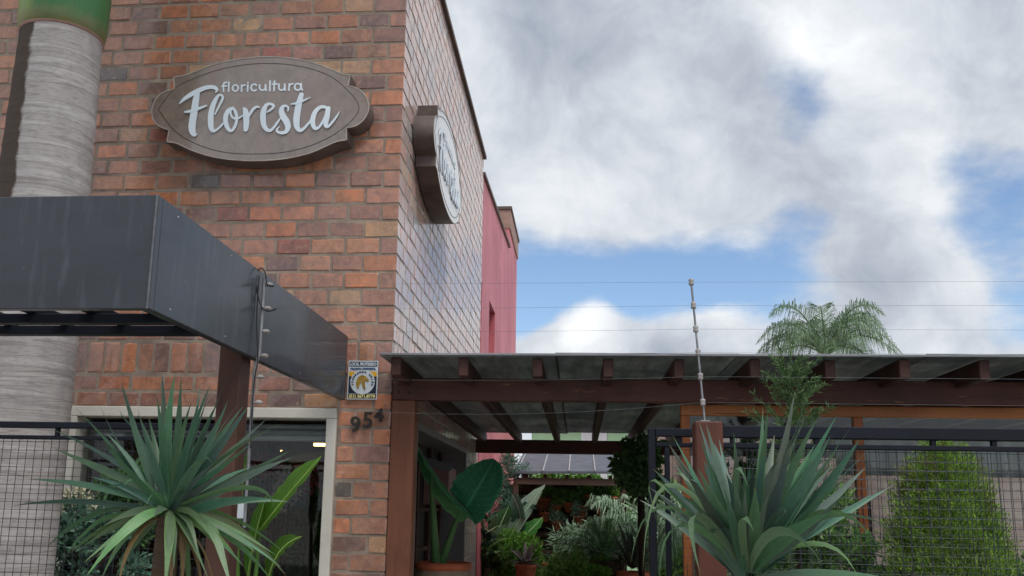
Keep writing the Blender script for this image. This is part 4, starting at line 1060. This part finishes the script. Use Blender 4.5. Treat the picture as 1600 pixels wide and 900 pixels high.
strap = lambda t: max(.03, min(1, t*5+.25)*min(1, (1-t)*4+.02))
def rosette(name, label, cat, c_, n, L, w, col, seed, lo=-.1, hi=1.3, group=None, mat='leaf_thin'):
    q = random.Random(seed); r = thing(name, label, cat, V(c_.x, c_.y, c_.z), group)
    for i in range(n):
        az = 2*math.pi*i/n*2.4+q.uniform(-.3, .3); el = lo+(hi-lo)*i/n; l = L*q.uniform(.75, 1.1)
        d = V(math.cos(az)*math.cos(el), math.sin(az)*math.cos(el), math.sin(el)); tip = c_+d*l-Z_*l*.25*math.cos(el)
        pts = bez(c_, c_+d*l*.6+Z_*l*.06, tip, 7); sd = V(-math.sin(az), math.cos(az), 0).lerp(V(0, 0, 1), q.uniform(-.4, .4))
        MB().blade(pts, [w*.6, w, w, w*.9, w*.7, w*.4, w*.03], sd, .25).build('leaf', mat, r, color=dim(col, q.uniform(.7, 1.3)))
    return r

# ------------------------------------------------------------------ right hand garden, behind the fence
def thuja():
    q = random.Random(3); c_ = V(1.775, 4.92, 0); r = thing('clipped_thuja', 'dense bright green conical thuja behind the wire mesh', 'shrub', c_)
    mb = MB(); R0 = lambda t: .43*max(0., 1-t**5.5)**.5*(.64+.36*(1-t))
    for i in range(1500):                              # upright sprays, each a fan of scale leaves
        t = q.random()**.85; z = .2+1.66*t; a = q.uniform(0, 2*math.pi); R_ = R0(t)*(1+.09*math.sin(a*4+z*5)+q.uniform(-.14, .05))
        out = V(math.cos(a), math.sin(a), 0); b0 = c_+out*max(0, R_-.05)+Z_*z; ax = (out*.35+Z_+rdir(q)*.22).normalized(); l = q.uniform(.08, .16)
        sd = ax.cross(out).normalized()*math.cos(q.uniform(-.8, .8)) + out*q.uniform(-.4, .4); tone = q.random()
        for k in range(44):
            u = q.random(); p = b0+ax*l*u+sd*q.uniform(-1, 1)*l*.33*(1-.55*u)+out*q.uniform(-.02, .02); d = (ax+sd*q.uniform(-.8, .8)+rdir(q)*.25).normalized()
            leaf_quad(mb, p, d, q.uniform(.013, .028), q.uniform(.004, .008), q)
    for i in range(9000):                             # darker inner foliage
        t = q.random(); a = q.uniform(0, 2*math.pi); rr_ = R0(t)*q.uniform(.3, .85); p = c_+V(math.cos(a)*rr_, math.sin(a)*rr_, .2+1.62*t); leaf_quad(mb, p, (Z_+rdir(q)*.6).normalized(), .04, .012, q)
    mb.build('crown', 'crown_thuja', r); MB().tube([V(c_.x, c_.y, 0), V(c_.x, c_.y, 1.2)], [.04, .01], 8).build('trunk', 'bark_dark', r)
def conifer():
    q = random.Random(8); c_ = V(1.09, 5.05, 0); r = thing('feathery_conifer', 'tall feathery young conifer standing in front of the pergola beam', 'tree', c_)
    MB().tube([c_, c_+V(.01, 0, 1.3), c_+V(-.01, 0, 2.37)], [.022, .016, .004], 8).build('trunk', 'bark_dark', r)
    mb = MB()
    for i in range(190):
        z = .3+2.05*(i/190); t = z/2.4; L = (.30*(1-t)**.5+.12)*q.uniform(.6, 1.15); a = q.uniform(0, 6.28); el = q.uniform(.3, 1.0)
        d = V(math.cos(a)*math.cos(el), math.sin(a)*math.cos(el), math.sin(el)); b0 = c_+V(0, 0, z); b1 = b0+d*L+Z_*L*.15
        mb.tube([b0, b1], [.003, .001], 3, cap=False)
        for k in range(46):
            u = q.uniform(.08, 1); p = b0.lerp(b1, u); dd = (d*.7+rdir(q)*.75+Z_*.25).normalized(); leaf_quad(mb, p, dd, q.uniform(.022, .05), q.uniform(.004, .008), q)
    mb.build('crown', 'crown_conifer', r)
conifer()
def climber():
    shrub('leafy_bush', 'dark leafy bush between the gate post and the glass screen', 'bush', V(1.25, 5.2, 1.35), (.3, .22, .5), 5200, .05, .02, 'crown_mid', 21, clumps=40)
climber()
shrub('leafy_bush', 'shaded bush behind the first pane of the glass screen', 'bush', V(1.25, 6.9, 1.45), (.5, .3, .6), 4200, .07, .03, 'crown_dark', 26, clumps=44)
shrub('leafy_bush', 'low mixed bush at the foot of the bright conical thuja', 'bush', V(2.2, 5.2, 1.0), (.45, .2, .42), 2600, .05, .02, 'crown_mid', 22, clumps=30)
shrub('leafy_bush', 'dark hedge bush filling the gap left of the conical thuja', 'bush', V(1.5, 5.35, 1.05), (.22, .2, .5), 2600, .045, .018, 'crown_dark', 24, clumps=30)
def queen_palm():
    b0 = P(1290, 545, 24); b0.z = 5.42; c_ = V(b0.x, b0.y, 0); r = thing('queen_palm', 'feathery palm crown showing above the pergola roof', 'palm tree', c_)
    MB().tube([c_, c_+V(.1, 0, 2.8), b0], [.2, .15, .12], 12).build('trunk', 'bark_dark', r); q = random.Random(31)
    for i in range(24):
        az = i*2.399+.4; up = .2+.95*((i*7) % 24)/24
        frond(MB(), b0+Z_*.05, az, 1.15+.95*(1-up*.55), .6+up*1.1, .5+.8*(1-up)+.5, 56, .64, .017, q).build('frond', 'crown_palm', r)
queen_palm()

thuja()
# ------------------------------------------------------------------ garden seen through the gate
def elephant_ear():
    ux, uy = -.945, 6.75
    t = thing('clay_urn', 'large pale clay urn with an orange rim beside the doorway', 'urn', (ux, uy, 0))
    zr = 1.222
    MB().lathe([(.001, .45), (.13, .45), (.15, .5), (.22, .75), (.245, .98), (.23, 1.1), (.185, 1.165), (.182, 1.175)], (ux, uy, 0), 32).build('body', 'urn_body', t)
    MB().lathe([(.182, 1.172), (.195, 1.18), (.2, 1.2), (.195, 1.222), (.18, 1.225), (.165, 1.21), (.16, 1.15), (.001, 1.15)], (ux, uy, 0), 32).build('rim', 'terracotta', t)
    MB().lathe([(.001, 0), (.2, 0), (.2, .449), (.001, .449)], (ux, uy, 0), 28, False).build('plinth', 'grey_paint', t)
    r = thing('elephant_ear_plant', 'elephant ear plant with huge dark green leaves growing from the urn', 'plant', (ux, uy, 1.15))
    b = V(-.985, 6.72, 1.16); g = lin(92, 138, 84)
    pet = [(b, P(676, 800, 6.66), P(674, 742, 6.6)), (b+V(.02, 0, 0), P(700, 845, 6.68), P(722, 792, 6.62))]
    for a, m_, c_ in pet: MB().tube(bez(a, m_, c_, 9), [.034-.022*i/8 for i in range(9)], 8).build('stalk', 'leaf', r, color=g)
    MB().tube([b-Z_*.02, b+Z_*.12], [.05, .035], 10).build('stem', 'leaf', r, color=lin(120, 140, 90))
    big_leaf((P(727, 794, 6.62), P(747, 764, 6.5), P(772, 718, 6.75)), .37, heart, (P(790, 790, 6.5)-P(715, 725, 6.7)), .06, .012, 1).build('leaf', 'leaf', r, color=lin(66, 140, 106))
    big_leaf((P(738, 806, 6.6), P(690, 765, 6.45), P(650, 692, 6.7)), .22, heart, (P(720, 740, 6.3)-P(690, 765, 6.75)), .3, .006, 2).build('leaf', 'leaf', r, color=lin(90, 154, 104))
elephant_ear()
def variegated():
    q = random.Random(41); c_ = V(-1.0, 11.3, 0); r = thing('variegated_rubber_plant', 'rubber plant with cream edged leaves right of the urn', 'plant', c_)
    for k, (px, pt) in enumerate(((752, 775), (765, 800), (740, 810))):
        tp = P(px, pt, 11.25+.1*k); MB().tube([c_+V(.03*k, 0, 0), tp], [.014, .008], 6).build('stem', 'bark_dark', r)
        for i in range(15):
            p = V(c_.x+.03*k, c_.y, 0).lerp(tp, .62+.38*i/15); az = i*2.4; el = .2+.8*i/15; d = V(math.cos(az)*math.cos(el), math.sin(az)*math.cos(el), math.sin(el))
            big_leaf((p, p+d*.12+Z_*.02, p+d*.25), .105, ovate, V(-math.sin(az), math.cos(az), .3), .1, 0, i, 7).build('leaf', 'leaf', r, color=q.choice([lin(60, 86, 66), lin(44, 70, 54), lin(176, 184, 150), lin(110, 130, 100)]))
variegated()
def bananas():
    r = thing('bird_of_paradise', 'tall plant with paddle leaves, one torn and silvery, beyond the urn', 'plant', (-.66, 11.8, 0))
    b = V(-.68, 11.8, 0)
    for tp, base, mid, w, col, tear, sd in (
        ((852, 757), (787, 858), (815, 800), .26, lin(150, 178, 160), True, (829, 812)), ((848, 808), (808, 848), (826, 832), .22, lin(74, 132, 62), False, (842, 846)),
        ((795, 790), (770, 845), (785, 815), .24, lin(40, 88, 48), False, (808, 820)), ((800, 772), (815, 830), (815, 795), .2, lin(86, 122, 104), False, (835, 800))):
        p0, p1, p2 = P(*base, 11.8), P(*mid, 11.66), P(*tp, 11.9); w *= 1.5
        MB().tube([b, b.lerp(p0, .6)+V(0, 0, .05), p0], [.02, .014, .009], 6).build('stalk', 'leaf', r, color=lin(90, 120, 70))
        MB().tube(bez(p0, p1, p2, 8), [.009-.007*i/7 for i in range(8)], 5).build('midrib', 'leaf', r, color=lin(176, 196, 160))
        big_leaf((p0, p1, p2), w, ovate, P(*sd, 11.6)-P(*mid, 11.8), .1, .006, 3, 16, tear).build('leaf', 'leaf_thin', r, color=col)
bananas()
shrub('tall_bush', 'tall grey green bush behind the elephant ear leaf', 'bush', P(797, 770, 12.2)+V(0, 0, -.1), (.28, .26, .66), 5200, .06, .014, 'crown_blue', 51, clumps=46)
shrub('fern_mass', 'lush fern clump at the foot of the paddle leaved plant', 'bush', P(772, 880, 11.5), (.42, .3, .36), 5200, .07, .014, 'crown_mid', 52, clumps=40, up=.6)
shrub('fern_mass', 'bright green fern clump under the silvery torn leaf', 'bush', P(815, 858, 11.4), (.3, .25, .2), 2200, .07, .016, 'crown_bright', 53, clumps=24, up=.5)
shrub('light_bush', 'airy pale green bush in front of the pot wall', 'bush', P(912, 852, 11.3), (.3, .28, .24), 3600, .10, .011, 'crown_grey', 54, clumps=60, up=-.3, spread=.5)
shrub('light_bush', 'yellow green bushy clump below the airy pale bush', 'bush', P(905, 890, 11.1), (.28, .25, .22), 2600, .10, .014, 'crown_mid', 55, clumps=36)
def cycad():
    c_ = P(945, 868, 11.); potted('dark_pot', 'dark pot under the dark green cycad', (c_.x, c_.y), c_.z-.05, .17, 'bark_dark'); r = thing('cycad', 'dark green cycad fanning out of a dark pot', 'plant', c_); q = random.Random(61)
    for i in range(26):
        az = i*2.4; el = .15+1.15*i/26; L = .48*q.uniform(.85, 1.1); d = V(math.cos(az)*math.cos(el), math.sin(az)*math.cos(el), math.sin(el)); mb = MB()
        pts = bez(c_, c_+d*L*.6+Z_*.04, c_+d*L-Z_*.1*math.cos(el), 14); mb.tube(pts, .004, 4); sd = V(-math.sin(az), math.cos(az), 0)
        for k in range(2, 14):
            for s in (-1, 1):
                t = (pts[min(k+1, 13)]-pts[k-1]).normalized(); dd = (sd*s+t*.9+Z_*.2).normalized(); l = .10*math.sin(math.pi*k/14.5)+.01; mb.blade([pts[k], pts[k]+dd*l*.6, pts[k]+dd*l], [.009, .009, .001], t)
        mb.build('frond', 'leaf', r, color=dim(lin(60, 104, 58), q.uniform(.7, 1.3)))
cycad()
potted('terracotta_pot', 'terracotta pot under the grey bromeliad', (P(822, 880, 10.9).x, 10.9), P(822, 882, 10.9).z, .12, group='floor pots')
rosette('bromeliad', 'grey purple bromeliad in a terracotta pot left of the planter box', 'plant', P(822, 880, 10.9), 20, .32, .042, lin(128, 116, 118), 71)
pb = thing('planter_box', 'terracotta coloured rectangular planter box before the slatted wall', 'planter', (P(866, 890, 11.6).x, 11.6, 0))
p = P(866, 886, 11.6); MB().bbox(p.x-.14, p.x+.14, 11.5, 11.7, .3, p.z+.01, .01).build('box', 'terracotta', pb); MB().bbox(p.x-.16, p.x+.16, 11.48, 11.72, p.z+.011, p.z+.05, .008).build('rim', 'terracotta', pb); MB().box(p.x-.1, p.x+.1, 11.52, 11.68, 0, .299).build('plinth', 'grey_paint', pb)
rosette('agave', 'small blue green agave in the planter box', 'plant', P(866, 880, 11.6), 22, .26, .03, lin(70, 112, 92), 72)
potted('terracotta_pot', 'pinkish terracotta pot beside the gate stile', (P(990, 893, 10.9).x, 10.9), P(990, 893, 10.9).z, .19, group='floor pots')
rosette('dracaena', 'dark red green dracaena in the pot beside the gate stile', 'plant', P(988, 888, 10.9), 24, .6, .05, lin(84, 92, 82), 73, .3, 1.4)
def areca():
    b = V(.78, 11.4, .7); r = thing('areca_palm', 'pale green areca palm fronds seen behind the gate stile', 'palm', V(b.x, b.y, 0)); q = random.Random(81)
    MB().tube([V(b.x, b.y, 0), b], [.05, .03], 8).build('trunk', 'bark_dark', r)
    for i in range(16): frond(MB(), b, i*2.4, .75, .95+.45*((i*5) % 16)/16, .35, 28, .32, .02, q).build('frond', 'crown_grey', r)
areca()
shrub('hanging_plant', 'dark trailing plant hanging from the rear pergola beam', 'plant', P(1000, 725, 8.9), (.24, .22, .28), 2600, .07, .035, 'crown_dark', 82, clumps=34, up=-.4)
# flowers and big leaves before the shop window
shrub('flower_bush', 'cream flowering plant behind the mesh beside the palm trunk', 'plant', P(115, 800, 5.25)+V(0, 0, .03), (.24, .15, .10), 900, .035, .022, 'flower_white', 91, clumps=16)
shrub('leafy_bush', 'shaded foliage under the cream flowers behind the mesh', 'bush', P(130, 860, 5.2), (.36, .2, .24), 3000, .05, .022, 'crown_blue', 92, clumps=30)
shrub('leafy_bush', 'olive foliage behind the yucca left of the brown post', 'bush', P(205, 790, 5.3), (.2, .15, .22), 1500, .06, .03, 'crown_dark', 93, clumps=20)
def heliconia():
    r = thing('heliconia', 'bright green paddle leaved plant between the post and the window', 'plant', (-1.62, 5.0, 0)); b = V(-1.72, 5.0, 0)
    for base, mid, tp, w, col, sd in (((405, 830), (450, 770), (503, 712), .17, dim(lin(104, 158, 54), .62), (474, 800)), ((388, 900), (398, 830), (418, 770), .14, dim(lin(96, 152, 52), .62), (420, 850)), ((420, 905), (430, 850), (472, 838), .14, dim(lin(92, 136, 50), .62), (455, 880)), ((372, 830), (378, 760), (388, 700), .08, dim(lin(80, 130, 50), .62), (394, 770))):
        p0, p1, p2 = P(*base, 5.0), P(*mid, 4.95), P(*tp, 5.05)
        MB().tube([b, b.lerp(p0, .6), p0], [.02, .016, .012], 6).build('stalk', 'leaf', r, color=lin(90, 130, 60)); MB().tube(bez(p0, p1, p2, 8), [.008-.006*i/7 for i in range(8)], 5).build('midrib', 'leaf', r, color=lin(150, 180, 90))
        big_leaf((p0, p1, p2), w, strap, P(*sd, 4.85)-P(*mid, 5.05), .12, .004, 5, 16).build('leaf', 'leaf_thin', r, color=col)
heliconia()
for i, (px, py, mt, lab) in enumerate(((420, 735, 'flower_pink', 'bunch of pink flowers on the shop rack nearest the brown post'), (448, 765, 'flower_white', 'bunch of white flowers on the shop rack behind the paddle leaf'), (490, 745, 'flower_pink', 'bunch of pink flowers on the shop rack by the window frame'), (150, 760, 'flower_white', 'white flowers deep in the shop left of the yucca'), (190, 700, 'flower_white', 'pale dried flowers high in the shop behind the yucca'))):
    shrub('flower_bunch', lab, 'flowers', P(px, py, 6.9), (.13, .1, .12), 500, .035, .03, mt, 500+i, 'flower bunches in the shop', clumps=12, spread=.6)
q0 = random.Random(17)
for i, (px, py, lab) in enumerate(((410, 760, 'dark broad leaved houseplant inside the shop left of the rack'), (465, 790, 'dark houseplant with pink flowers on the rack behind the window'), (485, 860, 'low dark houseplant by the window frame inside the shop'))):
    c_ = P(px, py, 7.3); shrub('houseplant', lab, 'plant', c_, (.16, .14, .26), 420, .14, .07, 'crown_dark', 100+i, 'plants inside the shop', clumps=14)
# ------------------------------------------------------------------ shelter with the pot wall
sh = thing('garden_shelter', 'small shelter with grey striped roof and slatted pot wall', 'shelter', (-.15, 13, 0))
xa, xb = -.82, .56
mb = MB(); mb.add([(xa, 12, 2.03), (xb, 12, 2.05), (xb, 14.6, 2.50), (xa, 14.6, 2.48), (xa, 12, 2.06), (xb, 12, 2.08), (xb, 14.6, 2.53), (xa, 14.6, 2.51)], [(0, 3, 2, 1), (4, 5, 6, 7), (0, 1, 5, 4), (1, 2, 6, 5), (2, 3, 7, 6), (3, 0, 4, 7)])
rf = mb.build('roof', 'slate_roof', sh)
for i in range(5):
    x = xa+.04+i*.325; MB().tube([V(x, 11.99, 2.066+(x-xa)*.0145), V(x, 14.6, 2.516+(x-xa)*.0145)], .010, 5).build('roof_batten', 'white_strip', rf)
MB().bbox(xa, xb+.02, 12.06, 12.14, 1.90, 1.985, .004).build('front_beam', 'slat_x', sh)
for x in (xa+.02, xb-.02): MB().bbox(x-.035, x+.035, 12.065, 12.135, 0, 1.899, .004).build('post', 'brown_z', sh)
for x in (xa+.02, xb-.02): MB().bbox(x-.035, x+.035, 14.4, 14.47, 0, 2.44, .004).build('post', 'brown_z', sh)
for i in range(14): MB().bbox(xa-.05, xb+.05, 12.62, 12.655, .32+i*.115, .395+i*.115, .004).build('slat', 'slat_x', sh)
MB().box(xa-.05, xb+.05, 12.70, 12.72, 0, 2.0).build('gap_dark_backing', 'bark_dark', sh)  # dark sheet added behind the slats so their gaps look black
for i in range(5): MB().bbox(xa+.1+i*.27, xa+.15+i*.27, 12.07, 12.13, 1.986, 2.029, .003).build('block', 'brown_z', sh)
pots = [(869, 790, 'green leafy herb'), (889, 786, 'trailing herb'), (910, 791, 'dark green herb'), (920, 774, 'bushy fern'), (955, 777, 'bright leafy herb'), (851, 801, 'reddish herb'), (869, 815, 'silvery succulent'), (904, 807, 'pale herb'), (955, 807, 'grey herb'), (851, 780, 'yellowish herb'), (938, 790, 'olive herb')]
place = ['in the upper left of the pot wall', 'high and centre left on the pot wall', 'in the middle of the pot wall', 'topmost of the hanging pots', 'high on the right of the pot wall', 'at the left edge of the pot wall', 'lowest of the hanging pots at left', 'just above the airy pale bush', 'low on the right by the shelter post', 'highest at the left of the pot wall', 'between the middle and right pots of the wall']
mats_ = ['crown_mid', 'crown_mid', 'crown_dark', 'crown_mid', 'crown_bright', 'crown_rust', 'crown_grey', 'crown_grey', 'crown_grey', 'crown_mid', 'crown_dark']
for i, ((px, py, pl), where) in enumerate(zip(pots, place)):
    c_ = P(px, py+6, 12.48); t = thing('hanging_pot', 'terracotta pot with a '+pl+', '+where, 'pot', c_, 'pots hanging on the slatted wall')
    k = 1.2 if i in (3, 4) else 1.
    MB().lathe([(.001, -.07), (.045*k, -.07), (.064*k, .03), (.072*k, .03), (.074*k, .055), (.062*k, .055), (.058*k, .03), (.001, .03)], c_, 18).build('pot_body', 'terracotta', t)
    MB().tube([c_+V(0, .06, .0), c_+V(0, .15, .03)], .004, 5).build('hook', 'wire', t)
    crown(c_+V(0, 0, .14), (.11*k, .1, .12), 420, .055, .02, 200+i, clumps=12, spread=.5).build('plant', mats_[i], t)
for i, (px, py, Y, rr2, mt, lab) in enumerate(((845, 905, 11.9, .22, 'crown_bright', 'bright low plant in the passage left of the planter box'), (880, 900, 11.2, .2, 'crown_mid', 'leafy low plant in front of the planter box'), (930, 900, 10.9, .22, 'crown_bright', 'bright leafy clump before the cycad pot'), (970, 850, 11.7, .22, 'crown_grey', 'silvery plant between the cycad and the shelter post'))):
    shrub('potted_plant', lab, 'plant', P(px, py, Y), (rr2, rr2, rr2*.8), 1100, .09, .02, mt, 400+i, 'low plants in the passage', clumps=18, up=.5)
shrub('leafy_bush', 'green bush growing behind the slatted pot wall', 'bush', V(-.1, 15.4, 1.75), (1.0, .5, .5), 5000, .12, .05, 'crown_bright', 301, clumps=60)
shrub('leafy_bush', 'dark bush right of the shelter post', 'bush', V(1.25, 12.2, 1.2), (.6, .5, .7), 5000, .1, .04, 'crown_mid', 302, clumps=50)
shrub('leafy_bush', 'shaded bush left of the shelter under the pink wall', 'bush', V(-.95, 13.0, 1.1), (.25, .5, .6), 2600, .09, .035, 'crown_mid', 303, clumps=40)
# neighbours behind
gh = thing('neighbour_house', 'pale green and white house wall glimpsed under the pergola roof', 'house', (1, 21, 0))
MB().box(-1.05, .05, 21, 21.3, 0, 3.6).build('wall', 'green_wall', gh); MB().box(.06, .6, 20.98, 21.3, 0, 3.6).build('wall', 'white_wall', gh); MB().box(.61, 3.2, 21, 21.3, 0, 3.6).build('wall', 'green_wall', gh)
MB().box(-1.1, 3.3, 20.8, 24, 3.6, 3.7).build('roof', 'slate_roof', gh)
print('tris', sum(len(o.data.polygons)*2 for o in bpy.data.objects if o.type == 'MESH'), len(bpy.data.objects))
